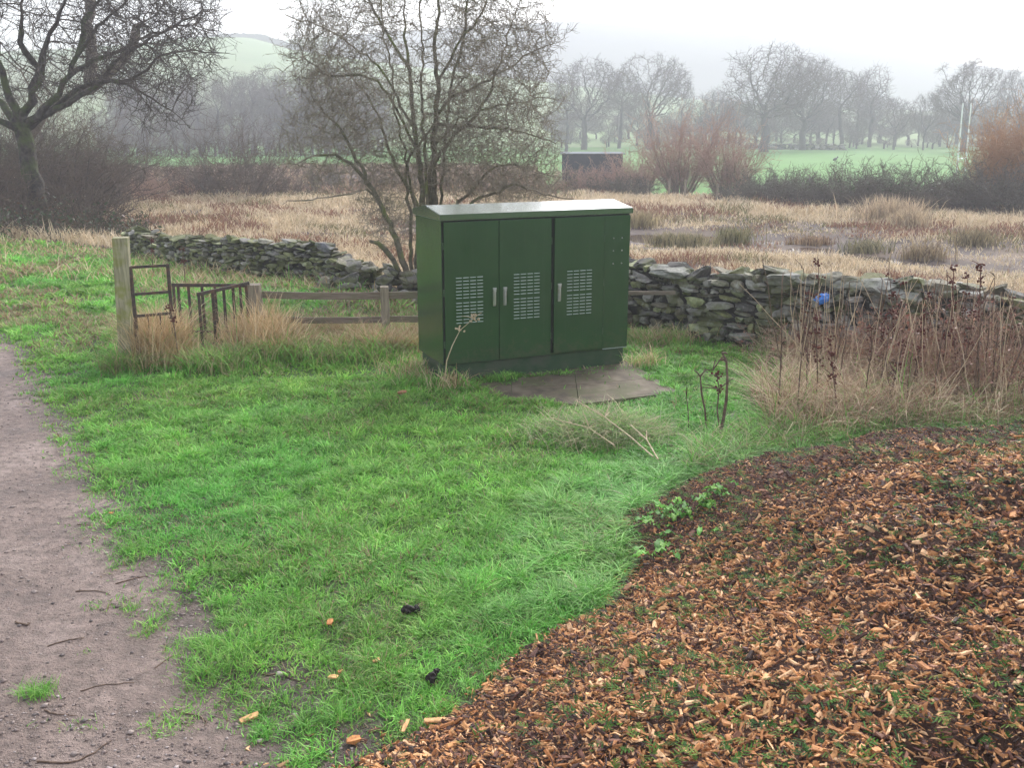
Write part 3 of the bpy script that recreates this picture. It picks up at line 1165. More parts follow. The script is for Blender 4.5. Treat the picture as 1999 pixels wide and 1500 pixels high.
add_box(bm, .02, 2.12, -.006, .0, 1.6555, 1.6675)
link("door_gap_shade", bm_mesh("door_gap_shade", bm), M_BLACK, cab)

DOORS = [(.020, .605, .284, .553, False, "left"), (.611, 1.197, .916, .669, True, "mid"), (1.229, 1.808, 1.520, 1.283, True, "right")]
for (dx0, dx1, vc, hx, hinge_right, _) in DOORS:
    proud = .030 if dx0 < 1.2 else .042
    zb = .215 if dx0 < 1.2 else .235
    bm = bmesh.new()
    add_box(bm, dx0, dx1, -proud, -.007, zb, 1.654, .004)
    door = link("door", bm_mesh("door", bm), M_PAINT, cab)
    for bank, zt in ((0, 1.10), (1, .845)):                              # pressed louvres, two banks of seven rows by four
        bm = bmesh.new()
        for row in range(7):
            z = zt - row * .034
            for c in range(4):
                xx = vc - .147 + c * .0765
                w = .062
                y = -proud
                p = [(xx, y - .0004, z), (xx + w, y - .0004, z), (xx + w, y - .008, z - .006), (xx, y - .008, z - .006), (xx + .003, y - .0004, z - .008), (xx + w - .003, y - .0004, z - .008)]
                q = [bm.verts.new(a) for a in p]
                bm.faces.new((q[0], q[1], q[2], q[3]))
                bm.faces.new((q[3], q[2], q[5], q[4]))
                bm.faces.new((q[0], q[3], q[4]))
                bm.faces.new((q[1], q[5], q[2]))
        bmesh.ops.recalc_face_normals(bm, faces=bm.faces[:])
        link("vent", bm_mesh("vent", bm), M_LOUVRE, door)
    bm = bmesh.new()                                                     # swing handle
    y = -proud
    add_box(bm, hx - .016, hx + .016, y - .006, y - .0005, .785, .965, .004)
    add_box(bm, hx - .010, hx + .010, y - .028, y - .010, .80, .935, .005)
    add_cyl(bm, (hx, y - .006, .945), (hx, y - .026, .945), .014, .014, 14)
    add_cyl(bm, (hx, y - .006, .805), (hx, y - .024, .805), .008, .008, 12)
    add_box(bm, hx - .021, hx + .021, y - .018, y - .004, .955, .975, .003)
    link("handle", bm_mesh("handle", bm), M_STEEL, door)
    ex = dx1 + .006 if hinge_right else dx0 - .008
    for hz in (.42, .95, 1.42):
        bm = bmesh.new()
        add_cyl(bm, (ex, -proud + .012, hz - .035), (ex, -proud + .012, hz + .035), .007, .007, 10)
        link("hinge", bm_mesh("hinge", bm), M_DULL, door)
bm = bmesh.new()
add_box(bm, 1.816, 2.126, -.026, -.007, .225, 1.654, .004)
pan = link("side_panel", bm_mesh("side_panel", bm), M_PAINT, cab)
for sx in (1.927, 2.03):
    for sz in (1.416, 1.283, 1.146):
        bm = bmesh.new()
        add_cyl(bm, (sx, -.0262, sz), (sx, -.032, sz), .0085, .006, 10)
        link("screw", bm_mesh("screw", bm), M_STEEL, pan)
bm = bmesh.new()
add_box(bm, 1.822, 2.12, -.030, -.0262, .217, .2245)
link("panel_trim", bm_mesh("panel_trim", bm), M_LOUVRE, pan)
# concrete pad in front
bm = bmesh.new()
pv = PAD
M_CONC = mat_noise("old_concrete", [(0.3, (0.05, 0.041, 0.029)), (0.5, (0.12, 0.096, 0.066)), (0.7, (0.19, 0.158, 0.114))], 4.5, 0.8, bump_s=0.35, bump_d=0.01,
                   scale2=2.6, stops2=(0.075, 0.08, 0.032), amt2=0.75)
A, B, C, D, E = [Vector((p[0], p[1])) for p in pv]
L0, R0 = Vector(CAB_O) + Vector(CU) * .0 + Vector(CW) * .1, Vector(CAB_O) + Vector(CU) * 2.2 + Vector(CW) * .1
pad = empty("paving", ((A.x + D.x) / 2, (A.y + D.y) / 2, 0), "stained old paving slabs laid in front of the green cabinet", "paving")
slabs = [[L0, A, A.lerp(B, .95), A.lerp(B, .95).lerp(L0, .0)], ]
# three slabs in front and a strip against the plinth
f0, f1, f2, f3 = A, B, B.lerp(C, 1.0), D
back = [L0, L0.lerp(R0, .36), L0.lerp(R0, .70), R0]
mid = [A.lerp(L0, .12), B.lerp(back[1], .45), C.lerp(back[2], .48), D.lerp(R0, .42)]
quads = [(mid[0], mid[1], back[1], back[0]), (mid[1], mid[2], back[2], back[1]), (mid[2], mid[3], back[3], back[2]),
         (A, B, mid[1], mid[0]), (B, C, mid[2], mid[1]), (C, D, mid[3], mid[2])]
for k, qd in enumerate(quads):
    c = sum(qd, Vector((0, 0))) / 4
    bm = bmesh.new()
    zt = .020 + .004 * ((k * 7) % 3)
    top = [bm.verts.new(((c + (p - c) * .992).x - pad.location.x, (c + (p - c) * .992).y - pad.location.y, zt)) for p in qd]
    bot = [bm.verts.new((v.co.x, v.co.y, -.06)) for v in top]
    bm.faces.new(top)
    for i in range(4):
        bm.faces.new((top[i], bot[i], bot[(i + 1) % 4], top[(i + 1) % 4]))
    bmesh.ops.recalc_face_normals(bm, faces=bm.faces[:])
    link("slab", bm_mesh("slab", bm), M_CONC, pad)

# ------------------------------------------------------------------ gate, railings, post and rail fence
def post(name, x, y, w, top, rz, mat, label, lean=(0, 0), chamfer=True, d=None):
    d = d or w
    bm = bmesh.new()
    add_box(bm, -w / 2, w / 2, -d / 2, d / 2, -.25, top, .008)
    for v in bm.verts:
        t = v.co.z / top
        v.co.x += lean[0] * t + .004 * sin(v.co.z * 7)
        v.co.y += lean[1] * t
    o = link(name, bm_mesh(name, bm), mat)
    o.location = (x, y, float(H(x, y)))
    o.rotation_euler = (0, 0, rz)
    return o


gp = post("gate_post", Xat(239, 600, 10.75), 10.75, .158, 1.43, .22, M_POST_MOSS, None, (.055, 0))
tag(gp, "tall square timber gate post streaked with yellow green moss", "post")


def bar(bm, p0, p1, w, t):
    p0, p1 = Vector(p0), Vector(p1)
    d = p1 - p0
    M = Matrix.Translation(p0) @ d.to_track_quat('Z', 'Y').to_matrix().to_4x4()
    add_box(bm, -w / 2, w / 2, -t / 2, t / 2, 0, d.length, .002, M, 1)


hx0, hy0 = Xat(262, 600, 10.72), 10.72
fx0, fy0 = Xat(331, 560, 10.95), 10.95
g = empty("kissing_gate", (hx0, hy0, 0), "narrow rusty iron gate leaf hung on the mossy timber post", "gate")
bm = bmesh.new()
dx, dy = fx0 - hx0, fy0 - hy0
for t in (0, 1):
    bar(bm, (dx * t, dy * t, .02), (dx * t, dy * t, 1.10), .036, .02)
for z in (1.093, .80, .56, .14):
    bar(bm, (0, 0, z), (dx, dy, z - .01), .012 if z > 1 else .016, .03)
for t in (.34, .67):
    bar(bm, (dx * t, dy * t, .14), (dx * t, dy * t, .56), .012, .012)
link("frame", bm_mesh("frame", bm), M_IRON, g)
for z in (1.0, .3):
    bm = bmesh.new()
    add_cyl(bm, (-.012, 0, z - .05), (-.012, 0, z + .05), .013, .013, 10)
    bar(bm, (-.012, 0, z), (-.055, 0, z), .03, .012)
    link("hinge", bm_mesh("hinge", bm), M_IRON, g)

px_end = (Xat(489, 600, 11.85), 11.85)
wings = [((Xat(336, 566, 12.0), 12.0), (340, 349, 369, 395, 420), .70, "longer back wing of rusty iron railings leading from the gate leaf to the short post"),
         ((Xat(384, 570, 11.1), 11.1), (391, 416, 437, 455, 469, 481), .735, "nearer front wing of rusty iron railings with closely set upright bars")]
for (p0, cols, zt, lab) in wings:
    r0 = empty("railing", (p0[0], p0[1], 0), lab, "railing")
    ex, ey = px_end[0] - p0[0], px_end[1] - p0[1]
    if zt < .72:
        ey += .03
    bm = bmesh.new()
    bar(bm, (0, 0, zt), (ex, ey, zt + .012), .018, .04)
    link("top_rail", bm_mesh("top_rail", bm), M_IRON, r0)
    bm = bmesh.new()
    bar(bm, (0, 0, .13), (ex, ey, .14), .012, .03)
    link("bottom_rail", bm_mesh("bottom_rail", bm), M_IRON, r0)
    for c in cols:
        t = min(max((c - cols[0] + 3) / (487 - cols[0] + 3), .02), .97)
        # screen spacing is foreshortened, so bars are placed along the wing
        bm = bmesh.new()
        bar(bm, (ex * t, ey * t, -.15), (ex * t, ey * t, zt + .004), .032, .016)
        link("upright_bar", bm_mesh("upright_bar", bm), M_IRON, r0)

sp = post("fence_post", Xat(502, 600, 11.95), 11.95, .165, .735, .1, M_POST_GREY, None, (-.025, 0))
tag(sp, "short weathered timber post at the end of the iron railings", "post")
fen = empty("rail_fence", (-3.0, 12.0, 0), "low post and two rail timber fence running behind the cabinet", "fence")
fpts = [(-3.02, 12.0), (-1.53, 11.98), (.3, 12.25), (2.0, 12.12)]
for i in range(3):
    (xa, ya_), (xb, yb_) = fpts[i], fpts[i + 1]
    for z, hh in ((.585, .085), (.285, .075)):
        if i == 2:
            if z < .4:
                continue
            hh = .045
        bm = bmesh.new()
        L = math.hypot(xb - xa, yb_ - ya_)
        add_box(bm, 0, L, -.045, -.012, -hh / 2, hh / 2, .004)
        bmesh.ops.subdivide_edges(bm, edges=[e for e in bm.edges if abs(e.verts[0].co.x - e.verts[1].co.x) > .5], cuts=8)
        for v in bm.verts:
            v.co.z += .012 * (float(vn(v.co.x * 1.7, z * 9 + i, 5)) - .5) - .012 * sin(pi * v.co.x / L)
            v.co.y += .008 * (float(vn(v.co.x * 2.3, z * 7 + i, 6)) - .5)
        o = link("rail", bm_mesh("rail", bm), M_WOOD_OLD, fen)
        o.location = (xa + 3.0, ya_ - 12.0, z)
        o.rotation_euler = (0, -.004 * (i - .5), math.atan2(yb_ - ya_, xb - xa))
for (xa, ya_), top in ((fpts[1], .69), (fpts[2], .7)):
    bm = bmesh.new()
    add_box(bm, -.05, .05, -.05, .05, -.2, top, .007)
    o = link("post", bm_mesh("post", bm), M_POST_GREY, fen)
    o.location = (xa + 3.0, ya_ - 12.0 - .01, 0)
    o.rotation_euler = (0.01, -.02, .1)

# ------------------------------------------------------------------ wood chip heap
def heap():
    rng = np.random.default_rng(8)
    xs = np.arange(-2.2, 9.2, .07)
    ys = np.arange(1.0, 8.4, .07)
    X, Y = np.meshgrid(xs, ys)
    hh = heap_h(X, Y)
    Z = np.where(hh < 0, H(X, Y) - .12, H(X, Y) + hh - .03)
    ny, nx = X.shape
    ii, jj = np.meshgrid(np.arange(ny - 1), np.arange(nx - 1), indexing='ij')
    q = np.stack([ii * nx + jj, ii * nx + jj + 1, (ii + 1) * nx + jj + 1, (ii + 1) * nx + jj], -1).reshape(-1, 4)
    Vv = np.stack([X, Y, Z], -1).reshape(-1, 3)
    c = Vv[q].mean(1)
    q = q[heap_d(c[:, 0], c[:, 1]) > -.12]
    used = np.unique(q)
    rm = np.zeros(len(Vv), np.int64)
    rm[used] = np.arange(len(used))
    Mh = mat_noise("heap_litter", [(0.3, (0.05, 0.028, 0.021)), (0.55, (0.11, 0.06, 0.042)), (0.72, (0.22, 0.12, 0.07))], 45, 0.9, bump_s=0.8, bump_d=0.03)
    o = link("chip_heap", np_mesh("chip_heap", Vv[used], rm[q], smooth=True), Mh)
    tag(o, kind='structure')

    # the chips
    n = 260000
    y = 2.2 + 6.2 * rng.random(n) ** 1.15
    x = rng.uniform(-1.8, 6.6, n)
    d = heap_d(x, y)
    zc = y * CP + (CAM_H - .4) * SP
    edge = rng.random(n) < np.maximum(sm(-.10, .12, d + .22 * (fbm(x * 3, y * 3, 55) - .5)), .16 * np.exp(-np.maximum(-d, 0) / .13) + .10 * sm(-.55, -.05, d) * sm(4.3, 3.5, y))
    keep = edge & (np.abs(x) < zc * .52 + .9) & (y > 2.0)
    # a few strays beyond the edge
    x, y, d = x[keep], y[keep], d[keep]
    n = len(x)
    far = sm(4.7, 6.1, y - .12 * x)
    z = np.maximum(H(x, y), H(x, y) + heap_h(x, y)) + rng.uniform(-.012, .012, n)
    kind = rng.random(n)
    zone = fbm(x * 1.1, y * 1.1, 59)
    pbright = np.clip(.68 - .42 * far + .7 * (zone - .5), .08, .8)
    bright = kind < pbright
    pal_b = np.array([(0.52, 0.255, 0.10), (0.62, 0.34, 0.15), (0.42, 0.185, 0.07), (0.70, 0.43, 0.23), (0.34, 0.15, 0.06), (0.46, 0.215, 0.085)])
    pal_d = np.array([(0.06, 0.031, 0.025), (0.10, 0.05, 0.038), (0.16, 0.075, 0.052), (0.04, 0.024, 0.019), (0.22, 0.105, 0.065)])
    col = np.where(bright[:, None], pick(rng, pal_b, n, .2), pick(rng, pal_d, n, .25))
    L = rng.lognormal(math.log(.0185), .55, n) * (1 - .36 * far) * np.where(bright, 1.0, 1.05)
    L = np.clip(L, .009, .062)
    W = L * rng.uniform(.18, .52, n)
    T = W * rng.uniform(.2, .5, n)
    base = np.array([[-1, -1, -1], [1, -.7, -1], [1, .7, -1], [-1, 1, -1], [-.9, -.8, 1], [.8, -.5, 1], [.8, .55, 1], [-.95, .8, 1]], float) * .5
    v = np.tile(base, (n, 1, 1))
    v += rng.normal(0, .11, v.shape)
    v *= np.stack([L, W, T], 1)[:, None, :]
    az = rng.uniform(0, 2 * pi, n)
    tilt = rng.normal(0, .42, n)
    roll = rng.normal(0, .6, n)
    cr, sr = np.cos(roll)[:, None], np.sin(roll)[:, None]
    vy, vz = v[..., 1] * cr - v[..., 2] * sr, v[..., 1] * sr + v[..., 2] * cr
    ct, st = np.cos(tilt)[:, None], np.sin(tilt)[:, None]
    vx, vz = v[..., 0] * ct - vz * st, v[..., 0] * st + vz * ct
    ca, sa = np.cos(az)[:, None], np.sin(az)[:, None]
    out = np.stack([vx * ca - vy * sa + x[:, None], vx * sa + vy * ca + y[:, None], vz + z[:, None]], -1)
    f = np.array([[0, 3, 2, 1], [4, 5, 6, 7], [0, 1, 5, 4], [1, 2, 6, 5], [2, 3, 7, 6], [3, 0, 4, 7]])
    q = (np.arange(n)[:, None, None] * 8 + f).reshape(-1, 4)
    o = link("wood_chips", np_mesh("wood_chips", out.reshape(-1, 3), q, None, np.repeat(col, 8, axis=0)), M_CHIP)
    tag(o, "orange and dark brown shredded wood chips covering the heap", "wood chips", kind="stuff")

    # fine dark fibres and slivers
    n = 30000
    y = 2.2 + 6.0 * rng.random(n)
    x = rng.uniform(-1.6, 6.2, n)
    k = (heap_d(x, y) > .02) & (np.abs(x) < (y + .9) * .54 + .8) & (rng.random(n) < .25 + .75 * sm(.4, .6, fbm(x * 1.8, y * 1.8, 113) + .25 * sm(4.8, 6.3, y)))
    x, y = x[k], y[k]
    n = len(x)
    L = rng.lognormal(math.log(.045), .5, n)
    L = np.clip(L, .015, .16)
    w = rng.uniform(.0015, .004, n)
    a = rng.uniform(0, 2 * pi, n)
    e = rng.normal(.05, .35, n)
    z = H(x, y) + heap_h(x, y) + rng.uniform(.004, .018, n)
    ax = np.stack([np.cos(a) * np.cos(e), np.sin(a) * np.cos(e), np.sin(e)], 1)
    sx = np.stack([-np.sin(a), np.cos(a), np.zeros(n)], 1)
    zz = np.array([0, 0, 1.0])
    c0 = np.stack([x, y, z], 1)
    bend = rng.normal(0, .12, n)[:, None] * L[:, None] * sx
    R = []
    for t, ww in ((-.5, .6), (0, 1.0), (.5, .5)):
        cc = c0 + ax * (L * t)[:, None] + bend * (1 - 4 * t * t)
        R += [cc - sx * (w * ww)[:, None], cc + sx * (w * ww)[:, None], cc + zz * (w * ww)[:, None]]
    Vf = np.stack(R, 1).reshape(-1, 3)
    f = []
    for j in (0, 3):
        for i_ in range(3):
            f.append([j + i_, j + (i_ + 1) % 3, j + 3 + (i_ + 1) % 3, j + 3 + i_])
    q = (np.arange(n)[:, None, None] * 9 + np.array(f)).reshape(-1, 4)
    col = pick(rng, np.array([(.045, .022, .018), (.09, .045, .035), (.16, .085, .06), (.3, .17, .09), (.06, .035, .03), (.12, .06, .05)]), n, .25)
    o = link("bark_shreds", np_mesh("bark_shreds", Vf, q, None, np.repeat(col, 9, axis=0)), M_CHIP)
    tag(o, "thin dark bark shreds and slivers strewn over the chip heap", "bark shreds", kind="stuff")

    # shreds of green conifer mixed into the chips
    acc = Acc()
    n = 13000
    y = rng.uniform(2.3, 7.9, n)
    x = rng.uniform(-1.2, 5.5, n)
    pg = sm(.40, .62, fbm(x * 1.6, y * 1.6, 97, 2) + .10 * sm(.6, 2.2, x))
    keep = (heap_d(x, y) > .12) & (rng.random(n) < .15 + .85 * pg) & (np.abs(x) < (y + .8) * .54 + .6)
    x, y = x[keep], y[keep]
    for i in range(len(x)):
        z = float(H(x[i], y[i]) + heap_h(x[i], y[i])) + .006
        L = rng.uniform(.02, .085)
        a = rng.uniform(0, 2 * pi)
        e = rng.uniform(-.1, .5)
        c = np.array([(.035, .095, .018), (.055, .125, .022), (.085, .14, .025), (.028, .07, .018)][rng.integers(4)]) * rng.uniform(.8, 1.4)
        m_ = 7
        ts = np.linspace(.05, 1, m_)
        ax = np.array([cos(a) * cos(e), sin(a) * cos(e), sin(e)])
        sx = np.array([-sin(a), cos(a), .15])
        o0 = np.array([x[i], y[i], z])
        for k, t in enumerate(ts):
            s_ = 1 if k % 2 else -1
            l = L * .42 * (1.1 - t) + .004
            b0 = o0 + ax * L * t
            tip = b0 + (sx * s_ + ax * .8) * l + np.array([0, 0, rng.uniform(-.003, .006)])
            w_ = ax * .0045
            acc.add([b0 - w_, b0 + w_, tip + w_ * .6, tip - w_ * .6], [[0, 1, 2, 3]], None, c)
    o = link("conifer_shreds", acc.mesh("conifer_shreds"), M_SPRIG)
    tag(o, "dark green shreds of conifer foliage mixed through the wood chips", "foliage", kind="stuff")


heap()

# ------------------------------------------------------------------ plants: generic woody skeletons
class Plant:
    def __init__(s, seed):
        s.rng = np.random.default_rng(seed)
        s.pos = np.zeros((0, 3))
        s.par = np.zeros(0, int)
        s.rad = np.zeros(0)

    def _push(s, pos, par, rad):
        n0 = len(s.pos)
        s.pos = np.concatenate([s.pos, pos])
        s.par = np.concatenate([s.par, par])
        s.rad = np.concatenate([s.rad, rad])
        return np.arange(n0, n0 + len(pos))

    def poly(s, pts, r0=0.0, r1=0.0, attach=None, step=None):
        pts = np.asarray(pts, float)
        if step:
            seg = np.concatenate([[0], np.cumsum(np.linalg.norm(np.diff(pts, axis=0), axis=1))])
            m = max(int(seg[-1] / step), 2)
            t = np.linspace(0, seg[-1], m + 1)
            pts = np.stack([np.interp(t, seg, pts[:, k]) for k in range(3)], 1)
            pts[1:-1] += s.rng.normal(0, step * .11, pts[1:-1].shape)
        if attach is not None:
            pts = pts[1:]
        n = len(pts)
        n0 = len(s.pos)
        par = np.arange(n0 - 1, n0 + n - 1)
        par[0] = -1 if attach is None else attach
        return s._push(pts, par, np.linspace(r0, r1, n))

    def near(s, p):
        return int(np.argmin(((s.pos - np.asarray(p)) ** 2).sum(1)))

    def chains(s, start, dirs, length, K, wander, grav, r0, r1):
        """N wandering shoots of K nodes from node indices start"""
        N = len(start)
        d = dirs / np.maximum(np.linalg.norm(dirs, axis=1, keepdims=True), 1e-9)
        p = s.pos[start].copy()
        par = np.asarray(start).copy()
        out = np.zeros((N, K), int)
        st = (np.asarray(length) / K)[:, None] * np.ones((N, 1))
        for k in range(K):
            d = d + s.rng.normal(0, wander, (N, 3))
            d[:, 2] += grav
            d /= np.maximum(np.linalg.norm(d, axis=1, keepdims=True), 1e-9)
            p = p + d * st
            t = (k + 1) / K
            idx = s._push(p, par, np.asarray(r0) * (1 - t) + np.asarray(r1) * t + np.zeros(N))
            out[:, k] = idx
            par = idx
        return out

    def colonize(s, A, step, di, dk, iters, bias=(0, 0, 0), jit=.15):
        A = A.copy()
        P_ = list(s.pos)
        par = list(s.par)
        pos = s.pos
        D = np.full(len(A), 1e9)
        I = np.zeros(len(A), int)
        for i in range(len(pos)):
            dd = ((A - pos[i]) ** 2).sum(1)
            m = dd < D
            D[m] = dd[m]
            I[m] = i
        kids = {}
        bias = np.array(bias)
        for it in range(iters):
            alive = D > dk * dk
            A, D, I = A[alive], D[alive], I[alive]
            if not len(A):
                break
            act = D < di * di
            if not act.any():
                break
            ids, inv = np.unique(I[act], return_inverse=True)
            cur = np.array(P_)
            vec = A[act] - cur[I[act]]
            vec /= np.maximum(np.linalg.norm(vec, axis=1, keepdims=True), 1e-9)
            S = np.zeros((len(ids), 3))
            np.add.at(S, inv, vec)
            S /= np.maximum(np.linalg.norm(S, axis=1, keepdims=True), 1e-9)
            S = S + bias + s.rng.normal(0, jit, S.shape)
            S /= np.maximum(np.linalg.norm(S, axis=1, keepdims=True), 1e-9)
            new, npar = [], []
            for j, i in enumerate(ids):
                if kids.get(i, 0) >= 3:
                    D[I == i] = 1e9 if kids.get(i, 0) > 5 else D[I == i]
                    kids[i] = kids.get(i, 0) + 1
                    if kids[i] > 5:
                        continue
                    continue
                kids[i] = kids.get(i, 0) + 1
                new.append(P_[i] + S[j] * step * s.rng.uniform(.8, 1.2))
                npar.append(i)
            if not new:
                # drop attractors that cannot be reached
                D[act] = 0
                continue
            n0 = len(P_)
            P_ += new
            par += npar
            for j, p in enumerate(new):
                dd = ((A - p) ** 2).sum(1)
                m = dd < D
                D[m] = dd[m]
                I[m] = n0 + j
        s.pos = np.array(P_)
        s.par = np.array(par)
        s.rad = np.concatenate([s.rad, np.zeros(len(s.pos) - len(s.rad))])

    def pipe(s, r0, e=2.4, cap=None):
        n = len(s.pos)
        acc = np.zeros(n)
        kids = np.zeros(n, int)
        np.add.at(kids, s.par[s.par >= 0], 1)
        acc[kids == 0] = r0 ** e
        for i in range(n - 1, -1, -1):
            if s.par[i] >= 0:
                acc[s.par[i]] += acc[i] * 1.015
        r = acc ** (1 / e)
        s.rad = np.maximum(s.rad, r if cap is None else np.minimum(r, cap))

    def twigs(s, frac, count, length, K, wander, grav, r0, r1, maxr, out_from=None):
        cand = np.where((s.rad < maxr) & (s.par >= 0))[0]
        cand = cand[s.rng.random(len(cand)) < frac]
        st = np.repeat(cand, count)
        d = s.pos[st] - s.pos[s.par[st]]
        d /= np.maximum(np.linalg.norm(d, axis=1, keepdims=True), 1e-9)
        d = d * .6 + s.rng.normal(0, .6, d.shape)
        ln = length * s.rng.uniform(.4, 1.3, len(st))
        return s.chains(st, d, ln, K, wander, grav, np.minimum(r0, s.rad[st]), r1)

    def parts(s, name_t, name_c, thr, mt, mc, parent, st=7, sc=3):
        if not ((s.rad >= thr) & (s.par >= 0)).any():
            thr = np.percentile(s.rad, 70)
        m = s.rad >= thr
        v, q = branch_arrays(s.pos, s.par, s.rad, st, m)
        t = link(name_t, np_mesh(name_t, v, q, smooth=True), mt, parent)
        c = None
        if (~m & (s.par >= 0)).any():
            v, q = branch_arrays(s.pos, s.par, s.rad, sc, ~m)
            c = link(name_c, np_mesh(name_c, v, q), mc, parent)
        return t, c


def ellipsoid(rng, n, c, r, shell=.5, zmin=None, noise_seed=None, thr=.4):
    out = []
    c, r = np.array(c, float), np.array(r, float)
    while sum(map(len, out)) < n:
        d = rng.normal(0, 1, (n, 3))
        d /= np.linalg.norm(d, axis=1, keepdims=True)
        rr = rng.random(n) ** (1 / (3 + 4 * shell))
        p = d * rr[:, None]
        if noise_seed is not None:
            k = vn(p[:, 0] * 2.6 + 9, p[:, 2] * 2.6 + p[:, 1] * 1.9, noise_seed)
            p = p[k > thr * .9]
        p = p * r + c
        if zmin is not None:
            p = p[p[:, 2] > zmin]
        out.append(p)
    return np.concatenate(out)[:n]


# ---- hawthorn behind the cabinet
def hawthorn():
    HY = 15.9
    pl = Plant(101)
    rng = pl.rng
    stems = [
        ([(800, 580), (786, 500), (758, 430), (725, 368), (690, 300), (668, 255), (640, 225), (612, 195)], -.2, -.9, .058),
        ([(806, 580), (803, 480), (801, 421), (794, 350), (793, 322), (806, 298), (826, 270), (845, 242), (864, 210), (905, 150)], .1, .5, .036),
        ([(826, 585), (826, 403), (824, 350), (817, 298), (808, 245), (805, 210), (801, 140), (791, 70), (790, -10)], 0, .2, .07),
        ([(850, 585), (850, 396), (845, 333), (847, 280), (850, 228), (854, 158), (847, 88), (856, 20), (850, -80)], .15, -.4, .08),
        ([(868, 585), (880, 440), (925, 389), (966, 378), (997, 361), (1025, 366), (1072, 380), (1120, 388)], -.1, -.5, .036),
        ([(862, 585), (878, 430), (895, 392), (920, 376), (952, 333), (990, 319), (1032, 326), (1085, 345)], .1, .6, .04),
    ]
    stems += [
        ([(812, 580), (815, 470), (835, 400), (838, 340), (858, 300), (890, 262), (930, 225), (960, 170), (985, 90), (1000, 40)], .3, -.2, .05),
        ([(845, 585), (852, 450), (862, 380), (866, 310), (872, 240), (880, 170), (900, 100), (912, 20), (920, -60)], .35, .2, .03),
        ([(838, 585), (836, 440), (832, 340), (828, 260), (822, 180), (826, 100), (818, 20), (822, -60)], -.3, -.5, .03),
        ([(835, 585), (818, 440), (800, 350), (786, 280), (770, 210), (765, 140), (748, 70), (745, -10)], .3, -.5, .026),
        ([(840, 585), (838, 450), (812, 390), (775, 330), (752, 270), (735, 215), (700, 165), (660, 120)], .2, .9, .045),
    ]
    forks = [
        ((725, 368), [(725, 368), (698, 330), (660, 302), (620, 303), (575, 318), (548, 322)], -.4, .03),
        ((758, 430), [(758, 430), (720, 372), (690, 378), (645, 384), (605, 390), (560, 392)], -.7, .02),
        ((808, 245), [(808, 245), (775, 190), (742, 130), (705, 100), (670, 75), (610, 45), (560, 30)], .5, .022),
        ((817, 298), [(817, 298), (770, 200), (735, 155), (690, 145), (640, 150), (590, 110)], -.8, .024),
        ((850, 228), [(850, 228), (885, 189), (938, 165), (990, 133), (1040, 100), (1080, 85)], .3, .025),
        ((847, 280), [(847, 280), (900, 230), (960, 210), (1010, 200), (1060, 190), (1090, 195)], .9, .021),
        ((854, 158), [(854, 158), (890, 90), (930, 40), (960, -20), (990, -60)], -.6, .022),
        ((850, 240), [(850, 240), (910, 250), (980, 250), (1040, 262), (1085, 280)], -.9, .024),
        ((801, 140), [(801, 140), (760, 70), (730, 20), (700, -40)], .6, .026),
    ]

    def pts3(px, y0, y1):
        m = len(px)
        return [P(a, b, HY + y0 + (y1 - y0) * (k / (m - 1)) ** 1.3) for k, (a, b) in enumerate(px)]
    for px, y0, y1, r_ in stems:
        pl.poly(pts3(px, y0, y1), r_, .012, step=.12)
    for at_, px, y1, r_ in forks:
        tgt = None
        p0 = P(px[0][0], px[0][1], HY)
        k = pl.near(p0)
        ys = pl.pos[k][1] - HY
        pp = pts3(px, ys, ys + y1)
        pp[0] = tuple(pl.pos[k])
        pl.poly(pp, r_, .01, attach=k, step=.12)
    A = np.concatenate([
        ellipsoid(rng, 6500, P(826, 110, HY), (2.0, 1.7, 1.85), .3, 1.2, 5, .42),
        ellipsoid(rng, 3200, P(945, 275, HY), (1.2, 1.2, .95), .2, .6),
        ellipsoid(rng, 700, P(640, 280, HY), (.75, .8, .75), .2, .8),
        ellipsoid(rng, 1300, P(826, 120, HY), (2.3, 1.9, 2.1), .8, 1.4, 6, .5),
        ellipsoid(rng, 800, P(770, 400, HY), (.6, .7, .75), .1, .3),
        ellipsoid(rng, 900, P(1000, 360, HY), (1.0, .9, .35), .1, .35),
    ])
    pl.colonize(A, .075, .7, .095, 170, (0, 0, .06), .24)
    pl.pipe(.0033, 3.0)
    pl.twigs(.95, 1, .25, 4, .24, .05, .0036, .002, .012)
    pl.twigs(.40, 1, .14, 3, .35, .0, .0034, .002, .006)
    root = empty("hawthorn_tree", (*G(826, 575)[:1], HY, 0), "bare gnarled hawthorn tree with several mossy stems behind the cabinet", "tree")
    off = np.array(root.location)
    pl.pos = pl.pos - off
    t, c = pl.parts("trunk", "crown", .017, M_BARK_HAW, M_TWIG_HAW, root, 8, 3)
    # last withered leaves and haws
    n = 6500
    tip = rng.choice(np.where(pl.rad < .0045)[0], n)
    p = pl.pos[tip] + rng.normal(0, .012, (n, 3))
    s_ = rng.uniform(.006, .015, n)
    u = rng.normal(0, 1, (n, 3))
    u /= np.linalg.norm(u, axis=1, keepdims=True)
    w = np.cross(u, rng.normal(0, 1, (n, 3)))
    w /= np.linalg.norm(w, axis=1, keepdims=True)
    v = np.stack([p - u * s_[:, None], p + w * s_[:, None] * .6, p + u * s_[:, None], p - w * s_[:, None] * .6], 1)
    col = pick(rng, np.array([(.19, .19, .08), (.15, .13, .07), (.22, .17, .10), (.17, .08, .05), (.14, .17, .06)]), n, .2)
    link("withered_leaves", np_mesh("withered_leaves", v, np.arange(n * 4).reshape(-1, 4), None, np.repeat(col, 4, axis=0)), M_LEAF, root)


hawthorn()

